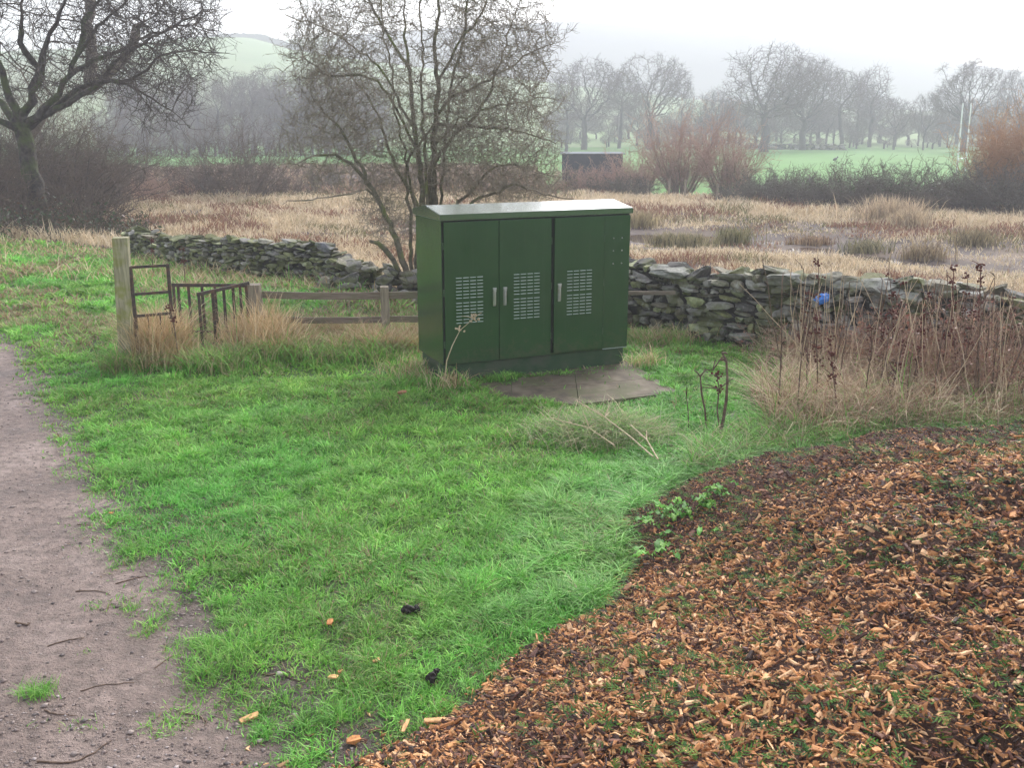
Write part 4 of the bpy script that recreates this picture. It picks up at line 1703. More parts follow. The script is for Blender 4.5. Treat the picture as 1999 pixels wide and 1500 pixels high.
# snapped branch stub lying over the collapsed wall
v, q = tube_arrays([P(785, 545, 15.7), P(768, 508, 15.6), P(752, 487, 15.5), P(738, 475, 15.4), P(722, 471, 15.35)], [.045, .04, .042, .036, .022], 8)
o = link("broken_branch", np_mesh("broken_branch", v, q, smooth=True), M_BARK_HAW)
tag(o, "short snapped brown branch leaning over the collapsed wall beside the hawthorn", "branch")


# ---- the big tree at the left edge
def big_tree():
    TY = 28.0
    pl = Plant(202)
    rng = pl.rng
    tr = pl.poly([P(84, 440, TY), P(76, 400, TY), P(66, 360, TY), P(55, 310, TY), P(45, 270, TY), P(38, 232, TY)], .25, .21, step=.35)
    pl.rad[tr[0]] = .36
    limbs = [
        ([(38, 232), (18, 190), (5, 140), (-8, 60), (-30, -60)], -.8, .115),
        ([(42, 240), (62, 196), (72, 140), (85, 90), (118, 20), (150, -60)], .7, .095),
        ([(42, 240), (75, 170), (88, 110), (100, 60), (125, 0), (140, -90)], -1.6, .08),
        ([(48, 250), (100, 195), (135, 150), (152, 105), (195, 45), (250, 0), (310, -30)], -.6, .10),
        ([(48, 250), (88, 225), (140, 180), (200, 155), (230, 110), (285, 80), (345, 45), (420, 18)], .9, .08),
        ([(135, 150), (180, 120), (240, 95), (300, 62), (360, 45), (425, 60)], -1.2, .07),
        ([(88, 225), (140, 198), (205, 158), (268, 150), (310, 110), (360, 98), (440, 103)], -1.4, .08),
        ([(140, 198), (205, 150), (250, 165), (300, 195), (340, 215), (370, 250)], .6, .06),
        ([(38, 245), (0, 200), (-50, 150), (-120, 90), (-220, 40)], .5, .11),
        ([(45, 270), (10, 240), (-40, 235), (-110, 215)], -1.0, .10),
        ([(72, 140), (40, 90), (40, 30), (60, -60)], -2.0, .09),
        ([(152, 105), (170, 40), (215, -30), (240, -90)], 1.5, .08),
    ]
    for px, y1, r_ in limbs:
        p0 = P(px[0][0], px[0][1], TY)
        k = pl.near(p0)
        ys = pl.pos[k][1] - TY
        m = len(px)
        pp = [P(a, b, TY + ys + y1 * j / (m - 1)) for j, (a, b) in enumerate(px)]
        pp[0] = tuple(pl.pos[k])
        pl.poly(pp, r_, .012, attach=k, step=.3)
    A = np.concatenate([
        ellipsoid(rng, 4200, P(40, 0, TY), (5.3, 3.6, 4.4), .4, 3.2, 7, .45),
        ellipsoid(rng, 1800, P(290, 45, TY), (2.0, 1.5, 1.0), .2, 2.6),
        ellipsoid(rng, 700, P(290, 130, TY), (2.0, 1.5, .7), .1, 2.0),
        ellipsoid(rng, 160, P(310, 215, TY), (1.0, 1.2, .6), .1, 1.5),
    ])
    pl.colonize(A, .18, 1.9, .24, 140, (.16, 0, .05), .13)
    pl.pipe(.0075, 2.75)
    pl.twigs(.75, 2, .55, 4, .17, .03, .008, .004, .022)
    pl.twigs(.16, 1, .30, 3, .3, .02, .006, .0035, .009)
    root = empty("sycamore_tree", (Xat(84, 440, TY), TY, 0), "large bare tree with a mossy leaning trunk at the left edge of the photo", "tree")
    pl.pos = pl.pos - np.array(root.location)
    pl.parts("trunk", "crown", .05, M_BARK_MOSS, M_TWIG_DARK, root, 9, 3)


big_tree()


def pale_tree():
    TY = 34.0
    pl = Plant(203)
    rng = pl.rng
    t1 = pl.poly([P(70, 440, TY), P(58, 340, TY), P(46, 275, TY), P(88, 223, TY), P(150, 184, TY), P(205, 153, TY), P(238, 118, TY), P(258, 88, TY)], .25, .15, step=.4)
    pl.poly([P(258, 88, TY), P(264, 70, TY), P(266, 52, TY)], .16, .13, attach=t1[-1])
    k = pl.near(P(175, 185, TY))
    pl.poly([tuple(pl.pos[k]), P(180, 120, TY + .4), P(172, 60, TY + .5), P(178, 0, TY + .6), P(182, -80, TY + .8)], .2, .14, attach=k, step=.4)
    A = np.concatenate([ellipsoid(rng, 900, P(150, 0, TY), (4.5, 3, 3), .3, 3.0), ellipsoid(rng, 200, P(230, 150, TY), (2.2, 1.5, 1.0), .2, 1.5)])
    pl.colonize(A, .3, 2.2, .45, 90, (0, 0, .08), .2)
    pl.pipe(.010, 2.4, .12)
    pl.twigs(.5, 2, .6, 4, .28, .03, .009, .004, .025)
    root = empty("ash_tree", (Xat(60, 430, TY), TY, 0), "paler leaning tree with a sawn off limb standing behind the mossy tree", "tree")
    pl.pos = pl.pos - np.array(root.location)
    pl.parts("trunk", "crown", .05, M_BARK_PALE, M_TWIG_BROWN, root, 8, 3)


pale_tree()


# ---- shrubs, thickets, willows, hedge
def shrub(name, x, y, R, Hh, n, label, cat, mats, group=None, seed=1, spread=1.0, tw=2, rs=.014, rt=.005, up=.10, wander=.16, tlen=.28, thr=.008, sec=True, names=("stems", "twigs"), base=.15, ry=1.0):
    pl = Plant(seed)
    rng = pl.rng
    a = rng.uniform(0, 2 * pi, n)
    rr = rng.random(n) ** .5
    st = np.stack([np.cos(a) * rr * R * base, np.sin(a) * rr * R * base * ry, np.full(n, -.1)], 1)
    s0 = pl._push(st, np.full(n, -1), np.full(n, rs))
    d = np.stack([np.cos(a) * rr * spread, np.sin(a) * rr * spread * ry, np.full(n, 1.0)], 1)
    ln = Hh * rng.uniform(.55, 1.15, n) * np.sqrt(1 + (rr * spread) ** 2) * .9
    c = pl.chains(s0, d, ln, 8, wander, up * .3, rs, rt)
    k1 = c[:, 1:].ravel()
    sel = np.repeat(k1, tw)
    dd = rng.normal(0, .75, (len(sel), 3)) + (pl.pos[sel] - pl.pos[pl.par[sel]]) / np.linalg.norm(pl.pos[sel] - pl.pos[pl.par[sel]], axis=1, keepdims=True) * .9
    dd[:, 2] += up
    c2 = pl.chains(sel, dd, Hh * tlen * rng.uniform(.4, 1.3, len(sel)), 4, wander * 1.3, up * .3, np.minimum(rs * .5, pl.rad[sel]), rt * .8)
    if sec:
        sel = c2[:, 1:3].ravel()
        dd = rng.normal(0, .8, (len(sel), 3)) + (pl.pos[sel] - pl.pos[pl.par[sel]]) / np.linalg.norm(pl.pos[sel] - pl.pos[pl.par[sel]], axis=1, keepdims=True) * .8
        pl.chains(sel, dd, Hh * tlen * .55 * rng.uniform(.4, 1.3, len(sel)), 3, wander * 1.3, up * .2, rt, rt * .6)
    z = float(H(x, y))
    root = empty(name, (x, y, z), label, cat, group)
    pl.parts(names[0], names[1], thr, mats[0], mats[1], root, 5, 3)
    return root, pl


def leafy(root, pl, n, pal, size, seed, name="leaves", maxz=None):
    rng = np.random.default_rng(seed)
    cand = np.where(pl.par >= 0)[0]
    if maxz is not None:
        cand = cand[pl.pos[cand, 2] < maxz]
    tip = rng.choice(cand, n)
    p = pl.pos[tip] + rng.normal(0, size, (n, 3))
    u = rng.normal(0, 1, (n, 3))
    u /= np.linalg.norm(u, axis=1, keepdims=True)
    w = np.cross(u, rng.normal(0, 1, (n, 3)))
    w /= np.linalg.norm(w, axis=1, keepdims=True)
    s_ = size * rng.uniform(.5, 1.3, (n, 1))
    v = np.stack([p - u * s_, p + w * s_ * .6, p + u * s_, p - w * s_ * .6], 1)
    col = pick(rng, np.array(pal), n, .2)
    link(name, np_mesh(name, v, np.arange(n * 4).reshape(-1, 4), None, np.repeat(col, 4, axis=0)), M_LEAF, root)


def at_field(px, base_py, z):
    return G(px, base_py, z)


# thicket under the big trees
for (px, Y, R, Hh, n, sd, lab) in [
    (110, 41, 3.0, 4.6, 46, 307, "tallest bare thicket showing between the mossy trunk and the paler tree's limb"),
    (20, 40, 3.0, 5.0, 46, 308, "tall bare thicket behind the mossy trunk at the photo's left edge"),
    (235, 45, 2.6, 3.0, 60, 309, "low grey thicket reaching towards the green field beyond the pale tree"),
    (-30, 31, 2.2, 2.9, 60, 301, "dark tangled bare thicket at the far left behind the mossy trunk"),
    (60, 36, 2.6, 3.8, 60, 302, "tall bare thicket rising behind the mossy trunk"),
    (150, 33, 2.2, 2.9, 60, 303, "dark bare bush just right of the mossy trunk"),
    (195, 36, 2.0, 2.0, 50, 304, "greyish bare bush reaching out over the green field edge"),
    (170, 27.5, 1.5, 1.3, 40, 305, "low spiky bare bush at the foot of the mossy trunk"),
    (20, 27, 1.8, 1.5, 40, 306, "low dark bare bush left of the mossy trunk's foot"),
]:
    shrub("bare_bush", Xat(px, 400, Y), Y, R, Hh, n, lab, "bush", (M_TWIG_DARK, M_TWIG_BROWN), "bare thicket bushes under the left trees", sd, 1.1, 2, .016, .006, .05, .2, .30)
# bramble banks
for (px, Y, R, Hh, sd, lab) in [(70, 25.2, 2.4, .65, 311, "low dark green bramble patch below the mossy trunk"),
                                (-60, 24.5, 2.0, .7, 312, "low bramble patch at the far left edge of the lawn"),
                                (190, 24.4, 1.3, .5, 313, "low bramble patch just left of the mossy stone wall's end")]:
    r_, pl = shrub("bramble_patch", Xat(px, 460, Y), Y, R, Hh, 120, lab, "bramble", (M_TWIG_DARK, M_TWIG_BROWN), "bramble patches", sd, 2.2, 2, .006, .004, -.05, .3, .5, base=.8)
    leafy(r_, pl, 3800, [(.05, .075, .03), (.065, .10, .04), (.09, .085, .045), (.12, .07, .04)], .045, sd)
# scrub along the marsh's far edge, left half
for (px, py, R, Hh, n, sd, lab, mt) in [
    (470, 392, 2.6, 2.9, 75, 321, "wide grey brown bare sallow bush left of the hawthorn", M_TWIG_BROWN),
    (400, 388, 2.0, 1.7, 45, 322, "smaller bare bush beside the wide sallow bush", M_TWIG_BROWN),
    (330, 388, 1.9, .9, 45, 323, "low reddish scrub bush left of the bare sallow bushes", M_TWIG_RED),
    (270, 398, 1.7, .95, 45, 324, "low reddish scrub bush nearest to the mossy tree", M_TWIG_RED),
    (560, 385, 2.0, 1.1, 45, 325, "low dull brown scrub bush seen through the hawthorn's left branches", M_TWIG_BROWN),
    (640, 372, 2.2, 1.6, 40, 326, "grey scrub bush behind the hawthorn's leaning stem", M_TWIG_HEDGE),
    (760, 372, 2.2, 1.35, 40, 327, "grey scrub bush right behind the hawthorn's stems", M_TWIG_HEDGE),
    (1010, 385, 2.0, 1.0, 36, 328, "low scrub bush beyond the cabinet roof right of the hawthorn", M_TWIG_HEDGE),
    (1135, 378, 1.6, 1.25, 70, 330, "low reddish scrub bush in front of the dark shed's left half", M_TWIG_RED),
    (1195, 377, 1.6, 1.3, 70, 334, "low reddish scrub bush in front of the dark shed's right half", M_TWIG_RED),
    (900, 380, 2.0, 1.0, 36, 329, "low scrub bush beyond the hawthorn's right stems", M_TWIG_BROWN),
]:
    x, y = G(px, py, -.5)
    shrub("scrub_bush", x, y, R, Hh, n, lab, "bush", (mt if mt is M_TWIG_RED else M_TWIG_HEDGE, mt), "scrub bushes along the far edge of the marsh", sd, 1.0, 2, .014, .006, .08, .17, .28, base=.5)

# red willows
for (px, py, R, Hh, n, sd, lab) in [
    (1330, 378, 1.7, 3.45, 75, 331, "tall red twigged willow bush, left of the pair beyond the marsh"),
    (1418, 384, 1.5, 2.75, 65, 332, "red twigged willow bush, right of the pair beyond the marsh"),
    (1245, 368, 1.4, 2.0, 60, 333, "smaller hazy red willow bush beside the dark shed"),
]:
    x, y = G(px, py, -.55)
    shrub("red_willow", x, y, R, Hh, n, lab, "willow bush", (M_STEM_WILLOW, M_TWIG_RED), "red willow bushes beyond the marsh", sd, .85, 2, .022, .006, .20, .09, .27, thr=.011, base=.22)
for (px, py, R, Hh, n, sd, lab) in [
    (1995, 410, 1.5, 3.3, 110, 341, "tall orange twigged willow bush at the right edge of the photo"),
    (1945, 405, 1.2, 2.6, 70, 342, "orange brown willow bush beside the white goal posts"),
    (2090, 415, 1.8, 3.6, 80, 343, "orange willow bush partly outside the photo's right edge"),
]:
    x, y = G(px, py, -.5)
    shrub("orange_willow", x, y, R, Hh, n, lab, "willow bush", (M_TWIG_HEDGE, M_TWIG_ORANGE), "orange willow bushes", sd, .55, 2, .018, .006, .22, .11, .28, thr=.0125, base=.5)

# hedge along the right side of the marsh: individual shrubs
hed = [(1500, 398, 1.5), (1545, 402, 1.5), (1600, 408, 1.75), (1655, 411, 1.75), (1705, 412, 1.6), (1760, 414, 1.7), (1815, 416, 1.7), (1865, 418, 1.8), (1920, 420, 1.7), (1985, 424, 1.8), (2050, 430, 1.8),
       (1455, 398, .9), (1220, 385, 1.2), (1170, 380, 1.25)]
places = ["at its left end beside the red willow", "second from the red willow", "directly below the dark speck in the field", "just left of its middle", "at its middle", "with green ivy at the base", "just right of its middle",
          "below the gap between the far trees", "below the white goal posts", "under the orange willow", "beyond the photo's right edge", "low, between the red willow and the taller hedge",
          "low, in front of the dark shed's right end", "low, in front of the dark shed"]
for k, (px, py, Hh) in enumerate(hed):
    x, y = G(px, py, -.5)
    r_, pl = shrub("hedge_shrub", x, y, 1.25, Hh * .86, 52, "dark bare twiggy hedge shrub " + places[k], "hedge", (M_TWIG_HEDGE, M_TWIG_HEDGE), "shrubs of the dark hedge beyond the marsh", 351 + k, 1.0, 2, .013, .006, .05, .2, .32, base=.75)
    leafy(r_, pl, 520 if k != 5 else 1500, [(.06, .08, .035), (.08, .085, .04), (.05, .07, .03)], .035, 400 + k, maxz=Hh * .6)

# ---- far trees
PROTO = {}


def proto(kind, seed):
    pl = Plant(seed)
    rng = pl.rng
    if kind == 'oak':
        pl.poly([(0, 0, -.4), (.1, 0, 2.2), (-.05, .1, 4.6)], .55, .36, step=.6)
        A = ellipsoid(rng, 3600, (0, 0, 9.6), (5.9, 5.2, 5.2), .45, 3.6, seed, .5)
        pl.colonize(A, .36, 4.2, .48, 90, (0, 0, .10), .3)
    elif kind == 'tall':
        pl.poly([(0, 0, -.4), (.3, 0, 4), (.1, .1, 8)], .34, .2, step=.6)
        A = ellipsoid(rng, 2200, (.1, 0, 10), (2.9, 2.6, 5.2), .3, 4.5, seed, .45)
        pl.colonize(A, .34, 3.0, .45, 90, (0, 0, .3), .2)
    elif kind == 'lean':
        pl.poly([(0, 0, -.4), (-.5, 0, 3), (-1.0, .1, 6), (-.9, 0, 8)], .36, .22, step=.6)
        A = ellipsoid(rng, 2400, (-.8, 0, 10.2), (4.3, 3.6, 4.2), .4, 5.0, seed, .5)
        pl.colonize(A, .35, 3.4, .46, 90, (0, 0, .15), .28)
    else:
        pl.poly([(0, 0, -.4), (.05, 0, 1.6), (0, .1, 3)], .26, .18, step=.5)
        A = ellipsoid(rng, 2000, (0, 0, 7), (3.6, 3.2, 4.2), .4, 2.0, seed, .5)
        pl.colonize(A, .34, 3.2, .45, 80, (0, 0, .15), .25)
    pl.pipe(.019, 2.3)
    pl.twigs(.8, 3, 1.0, 3, .3, .06, .016, .009, .06)
    root = empty("oak_tree" if kind == 'oak' else "field_tree", (0, 0, 0), "x", "tree")
    pl.parts("trunk", "crown", .07, M_BARK_FAR, M_TWIG_FAR, root, 6, 3)
    top = np.percentile(pl.pos[:, 2], 99.7)
    return root, top


def far_tree(kind, var, px, top_py, Y, wide, rz, label, group):
    key = (kind, var)
    first = key not in PROTO
    if first:
        PROTO[key] = proto(kind, 600 + 17 * var + {'oak': 0, 'tall': 5, 'lean': 9, 'small': 13}[kind])
    root, top = PROTO[key]
    if first:
        o = root
    else:
        o = root.copy()
        COL.objects.link(o)
        for ch in root.children:
            c = ch.copy()
            COL.objects.link(c)
            c.parent = o
    x = Xat(px, 290, Y)
    z = float(H(x, Y))
    s = (Zat(top_py, Y) - z) / top
    o.location = (x, Y, z)
    o.scale = (s * wide * 1.28, s * wide * 1.28, s)
    o.rotation_euler = (0, 0, rz)
    o['label'] = label
    o['group'] = group
    return o


GR = "bare field trees beyond the right field"
for args in [
    ('oak', 0, 1140, 112, 150, .85, .3, "bare hazy tree just right of the hawthorn's crown"),
    ('lean', 0, 1208, 132, 156, .8, 1.9, "thin hazy tree between the hawthorn and the round topped tree"),
    ('oak', 1, 1268, 104, 150, .85, 2.2, "gnarled bare tree standing behind the left red willow"),
    ('small', 0, 1390, 172, 160, 1.1, .5, "smaller hazy tree left of the tallest round crowned tree"),
    ('oak', 2, 1492, 84, 138, 1.1, 1.1, "tallest round crowned bare tree standing alone above the willows"),
    ('oak', 3, 1566, 110, 148, .95, 4.0, "broad bare tree touching the tallest round crowned tree on its right"),
    ('lean', 1, 1645, 135, 150, .9, .2, "slender leaning tree beside the field's dark wall"),
    ('tall', 0, 1695, 125, 162, 1.0, .9, "tall upright feathery tree right of the leaning tree"),
    ('small', 1, 1745, 190, 150, .95, 2.6, "low bushy bare tree right of the feathery tree"),
    ('small', 2, 1802, 178, 148, .7, 3.1, "narrow dark trunked tree left of the goal posts"),
    ('oak', 1, 1880, 112, 138, .85, .4, "flat topped dark tree right above the white goal posts"),
    ('oak', 0, 1985, 128, 142, .62, 2.9, "hazy tree above the orange willow at the right edge"),
    ('small', 0, 1612, 190, 165, .9, 3.9, "low hazy tree behind the broad and the leaning tree"),
    ('tall', 1, 1672, 140, 168, .9, 2.0, "faint upright tree behind the leaning tree"),
    ('small', 1, 1848, 215, 160, .9, 5.0, "low hazy tree directly left of the flat topped tree"),
    ('small', 2, 1445, 195, 168, 1.1, .8, "faint low tree left of the tallest round crowned trunk"),
    ('tall', 0, 1330, 150, 172, .8, 2.4, "faint upright tree behind the gnarled tree's right side"),
    ('tall', 1, 1105, 150, 140, .9, .4, "hazy upright tree half hidden by the hawthorn's right branches"),
    ('small', 0, 1935, 200, 150, .9, 1.2, "low hazy tree between the goal posts and the orange willow"),
]:
    far_tree(*args, GR)
GL = "bare trees of the misty wood below the green hill"
rng = np.random.default_rng(31)
for k in range(26):
    px = 235 + k * 20 + rng.uniform(-9, 9)
    kind = ['tall', 'tall', 'lean', 'tall', 'small'][k % 5]
    far_tree(kind, k % 2 if kind != 'small' else k % 3, px, 128 + rng.uniform(-12, 32) - (8 if 440 < px < 520 else 0) + (40 if kind == 'small' else 0), rng.uniform(128, 160), rng.uniform(.8, 1.1), rng.uniform(0, 6), "tall thin bare tree in the misty wood below the green hill", GL)
for k in range(22):
    px = 215 + k * 25 + rng.uniform(-9, 9)
    far_tree('small', k % 3, px, 222 + rng.uniform(-25, 26), rng.uniform(124, 140), rng.uniform(1.0, 1.6), rng.uniform(0, 6), "low bare tree along the front edge of the misty wood below the hill", "low trees along the misty wood's front edge")
for k in range(26):
    px = 205 + k * 21 + rng.uniform(-8, 8)
    far_tree('small', k % 3, px, 258 + rng.uniform(-10, 10), rng.uniform(118, 126), rng.uniform(1.3, 2.0), rng.uniform(0, 6), "grey scrub bush at the foot of the misty wood below the hill", "scrub bushes at the foot of the misty wood")
for k in range(30):
    px = 1090 + k * 31 + rng.uniform(-18, 18)
    far_tree('small', k % 3, px, 258 + rng.uniform(-16, 14), rng.uniform(152, 162), rng.uniform(1.4, 2.2), rng.uniform(0, 6), "grey scrub bush among the trunks on the right field's far side", "scrub bushes beyond the right field")
# low scrub closing the field
rng = np.random.default_rng(33)
for k in range(30):
    px = 1085 + k * 32 + rng.uniform(-14, 14)
    far_tree(['small', 'lean', 'small'][k % 3], k % 2, px, 207 + rng.uniform(-22, 24), rng.uniform(163, 178), rng.uniform(.9, 1.4), rng.uniform(0, 6), "hazy middling tree in the belt of trees along the right field's far side", "middling trees of the belt beyond the field")
for k in range(34):
    px = 1080 + k * 29 + rng.uniform(-8, 8)
    Y = rng.uniform(166, 190)
    far_tree('small', k % 3, px, 238 + rng.uniform(-22, 10), Y, rng.uniform(1.5, 2.1), rng.uniform(0, 6), "faint low tree in the hazy belt closing off the right field", "low trees of the hazy belt beyond the field")

# ---- shed, goal posts, far wall, hill hedge, fence posts
sx0, sy0 = G(1097, 352, -1.15)
sh = empty("shed", (Xat(1097, 320, 62), 62, -1.2), "long dark blue grey shed with a pale flat roof edge half hidden by bushes", "shed", rz=-.05)
wS = Xat(1215, 320, 62) - Xat(1097, 320, 62)
zS = Zat(299, 62) + 1.2
M_SHED = mat_noise("shed_sheeting", [(0.3, (0.012, 0.018, 0.03)), (0.7, (0.025, 0.034, 0.05))], 3, 0.6, bump_s=0.1)
M_SHEDTOP = mat_noise("shed_roof", [(0.3, (0.12, 0.135, 0.15)), (0.7, (0.18, 0.2, 0.22))], 3, 0.95, bump_s=0.1)
bm = bmesh.new()
add_box(bm, 0, wS, 0, 3.2, -.2, zS - .05, .01)
for k in range(24):
    xk = .08 + k * (wS - .16) / 23
    add_box(bm, xk - .025, xk + .025, -.03, .0, 0, zS - .12)
link("body", bm_mesh("body", bm), M_SHED, sh)
bm = bmesh.new()
add_box(bm, -.12, wS + .12, -.15, 3.35, zS - .048, zS, .01)
link("roof", bm_mesh("roof", bm), M_SHEDTOP, sh)

M_WHITE = mat_noise("white_paint", [(0.3, (0.75, 0.75, 0.73)), (0.7, (0.85, 0.85, 0.84))], 3, 0.4, bump_s=0)
YG = 78.0
gx0, gx1 = Xat(1873, 288, YG), Xat(1889, 288, YG + 4)
gz = float(H(gx0, YG))
gl = empty("goal_posts", (gx0, YG, gz), "two tall white goal posts rising behind the hedge", "goal posts")
for (px_t, px_b, dy_) in ((1880, 1873, 0), (1896, 1889, 3.6)):
    v, q = tube_arrays([np.array((Xat(px_b, 288, YG + dy_), YG + dy_, gz - .2)) - np.array((gx0, YG, gz)), np.array((Xat(px_t, 201, YG + dy_), YG + dy_, Zat(201, YG + dy_))) - np.array((gx0, YG, gz))], [.06, .05], 10)
    link("upright", np_mesh("upright", v, q, smooth=True), M_WHITE, gl)
bm = bmesh.new()
pa = Vector((Xat(1875, 270, YG) - gx0, 0, 1.1))
pb = Vector((Xat(1890, 270, YG + 3.6) - gx0, 3.6, 1.1))
add_cyl(bm, pa, pb, .05)
link("crossbar", bm_mesh("crossbar", bm), M_WHITE, gl)

# wall at the far side of the field
WF = Wall([(Xat(1455, 295, 152), 152), (Xat(1645, 298, 147), 147)], lambda d: .75, .6, 91, .2)
WF.build("field_wall", "low dark stone wall under the far trees at the field's end", 4.0, 2.0)
# bird on the field
bm = bmesh.new()
bx, by = G(1630, 316, -1.2)
bmesh.ops.create_uvsphere(bm, u_segments=12, v_segments=8, radius=.16)
for v in bm.verts:
    v.co.x *= 1.5
    v.co.z = v.co.z * .9 + .26 + v.co.x * .35
    if v.co.x < -.12:
        v.co.y *= .5
h0 = bmesh.ops.create_uvsphere(bm, u_segments=10, v_segments=7, radius=.085)['verts']
for v in h0:
    v.co += Vector((.22, 0, .46))
add_cyl(bm, (.29, 0, .46), (.38, 0, .44), .025, .004, 6)
for s_ in (-1, 1):
    add_cyl(bm, (0, .05 * s_, .18), (.01, .05 * s_, 0), .012, .012, 5)
M_BIRD = mat_noise("black_feathers", [(0.3, (0.008, 0.008, 0.009)), (0.7, (0.02, 0.02, 0.022))], 20, 0.5, bump_s=0)
o = link("crow", bm_mesh("crow", bm, True), M_BIRD)
o.location = (bx, by, float(H(bx, by)))
tag(o, "small black crow standing out on the green field", "bird")

# stone wall line along the crest of the hill
hpx = [(330, 84), (380, 76), (450, 74), (500, 77), (530, 86), (560, 95), (610, 103)]
acc = Acc()
pts = []
for (px, py) in hpx:
    Y = 408.0
    x = (px - 999.5) / FPX * (Y * CP + (CAM_H - 34) * SP)
    pts.append((x, Y))
pts = np.array(pts)
for i in range(len(pts) - 1):
    m = 26
    for j in range(m):
        t = j / m
        x, y = pts[i] * (1 - t) + pts[i + 1] * t
        v = ROCKS[(i * m + j) % len(ROCKS)] * np.array([2.0, 1.2, 2.6 + .7 * math.sin(j * 1.7)])
        acc.add(v + np.array([x, y, float(H(x, y)) + .8]), RQ, None, (.05, .05, .045))
o = link("hill_wall", acc.mesh("hill_wall"), M_STONE)
tag(o, "thin dark field wall along the crest of the green hill", "stone wall")

# small stakes along the hedge
for k, (px, py, hh) in enumerate([(1263, 388, .8), (1305, 390, .8), (1336, 392, .75), (1398, 400, .7), (1892, 420, .9), (1230, 384, .7)]):
    x, y = G(px, py, -.5)
    bm = bmesh.new()
    add_cyl(bm, (0, 0, -.2), (.02, 0, hh), .05, .045, 8)
    o = link("fence_stake", bm_mesh("fence_stake", bm), M_POST_GREY)
    o.location = (x, y, float(H(x, y)))
    tag(o, ["stake between the two red willows' dark bases", "stake just left of the left red willow's base", "stake right at the left red willow's base", "stake in front of the right red willow", "lone pale stake in the dark hedge under the orange willow", "stake below the dark shed's right end"][k], "fence stake", "wooden stakes along the hedge")


# ------------------------------------------------------------------ rough grass round the fence and the thicket by the heap
def scatter_poly(rng, poly, n):
    poly_a = np.array(poly)
    lo, hi = poly_a.min(0), poly_a.max(0)
    out = []
    while sum(map(len, out)) < n:
        p = rng.uniform(lo, hi, (n * 2, 2))
        out.append(p[inside(p[:, 0], p[:, 1], poly)])
    return np.concatenate(out)[:n]


rng = np.random.default_rng(51)
BROWNSTRAW = np.array([(0.52, 0.385, 0.215), (0.62, 0.48, 0.30), (0.40, 0.275, 0.145), (0.68, 0.56, 0.37)])
strip = [(-4.2, 10.75), (-3.3, 10.55), (-2.5, 11.2), (-1.0, 11.35), (-1.0, 12.2), (-3.0, 12.35), (-4.1, 11.5)]
pts = scatter_poly(rng, strip, 26000)
k = (fbm(pts[:, 0] * 2.2, pts[:, 1] * 2.2, 3) > .36) & ((pts[:, 0] > -2.95) | (rng.random(len(pts)) < .22))
tall_dry("fence_grass", "long bleached grass round the iron gate and along the rail fence", pts[k], rng, .33, .008, BROWNSTRAW, (.3, 1.3), .12)
pts = np.concatenate([np.stack([rng.normal(-3.98, .13, 3600), rng.normal(10.95, .15, 3600)], 1), np.stack([rng.normal(-2.98, .16, 2600), rng.normal(11.45, .16, 2600)], 1)])
tall_dry("tall_gate_grass", "tall tawny tussocks growing up through the gate and railings", pts, rng, .60, .007, BROWNSTRAW * 1.2, (.15, .9), .04)
pts = np.concatenate([np.stack([rng.normal(-4.2, .12, 700), rng.normal(10.5, .1, 700)], 1), np.stack([rng.normal(-3.25, .2, 1300), rng.normal(10.65, .15, 1300)], 1), np.stack([rng.normal(-2.2, .5, 1200), rng.normal(11.05, .15, 1200)], 1)])
tall_dry("rank_grass", "rank half green tussocks in front of the gate and railings", pts, rng, .34, .009, np.array([(0.30, 0.30, 0.12), (0.42, 0.36, 0.2), (0.2, 0.27, 0.09)]), (.4, 1.5), .45)
pts = np.concatenate([np.stack([rng.normal(-1.0, .2, 700), rng.normal(10.4, .25, 700)], 1), np.stack([rng.normal(-.64, .10, 260), rng.normal(9.72, .06, 260)], 1), np.stack([rng.normal(1.45, .14, 400), rng.normal(10.75, .12, 400)], 1),
                      np.stack([rng.normal(1.75, .28, 1500), rng.normal(12.0, .15, 1500)], 1)])
pts = pts[~on_cabinet(pts[:, 0], pts[:, 1], .02)]
tall_dry("cabinet_grass", "straw coloured grass tufts along the sides of the cabinet and the wall foot", pts, rng, .25, .007, BROWNSTRAW, (.3, 1.4), .4)
pts = np.stack([rng.uniform(-16, -4.4, 9000), rng.uniform(16.5, 26, 9000)], 1)
pts = pts[(pts[:, 1] < wallY(pts[:, 0]) - .2) & (pts[:, 1] > wallY(pts[:, 0]) - 4.2) & (fbm(pts[:, 0] * .8, pts[:, 1] * .8, 9) > .4)]
tall_dry("verge_grass", "faded dead grass at the far edge of the lawn below the brambles", pts, rng, .30, .016, BROWNSTRAW, (.3, 1.2), .2)
pts = np.stack([rng.uniform(-8, -1.8, 7000), rng.uniform(12.5, 20, 7000)], 1)
s_ = wallY(pts[:, 0]) - pts[:, 1]
pts = pts[(s_ > .2) & (s_ < 2.8) & (fbm(pts[:, 0] * 1.1, pts[:, 1] * 1.1, 19) > .45)]
tall_dry("paddock_grass", "straw grass in the strip between rail fence and mossy wall", pts, rng, .26, .012, BROWNSTRAW, (.3, 1.2), .3)

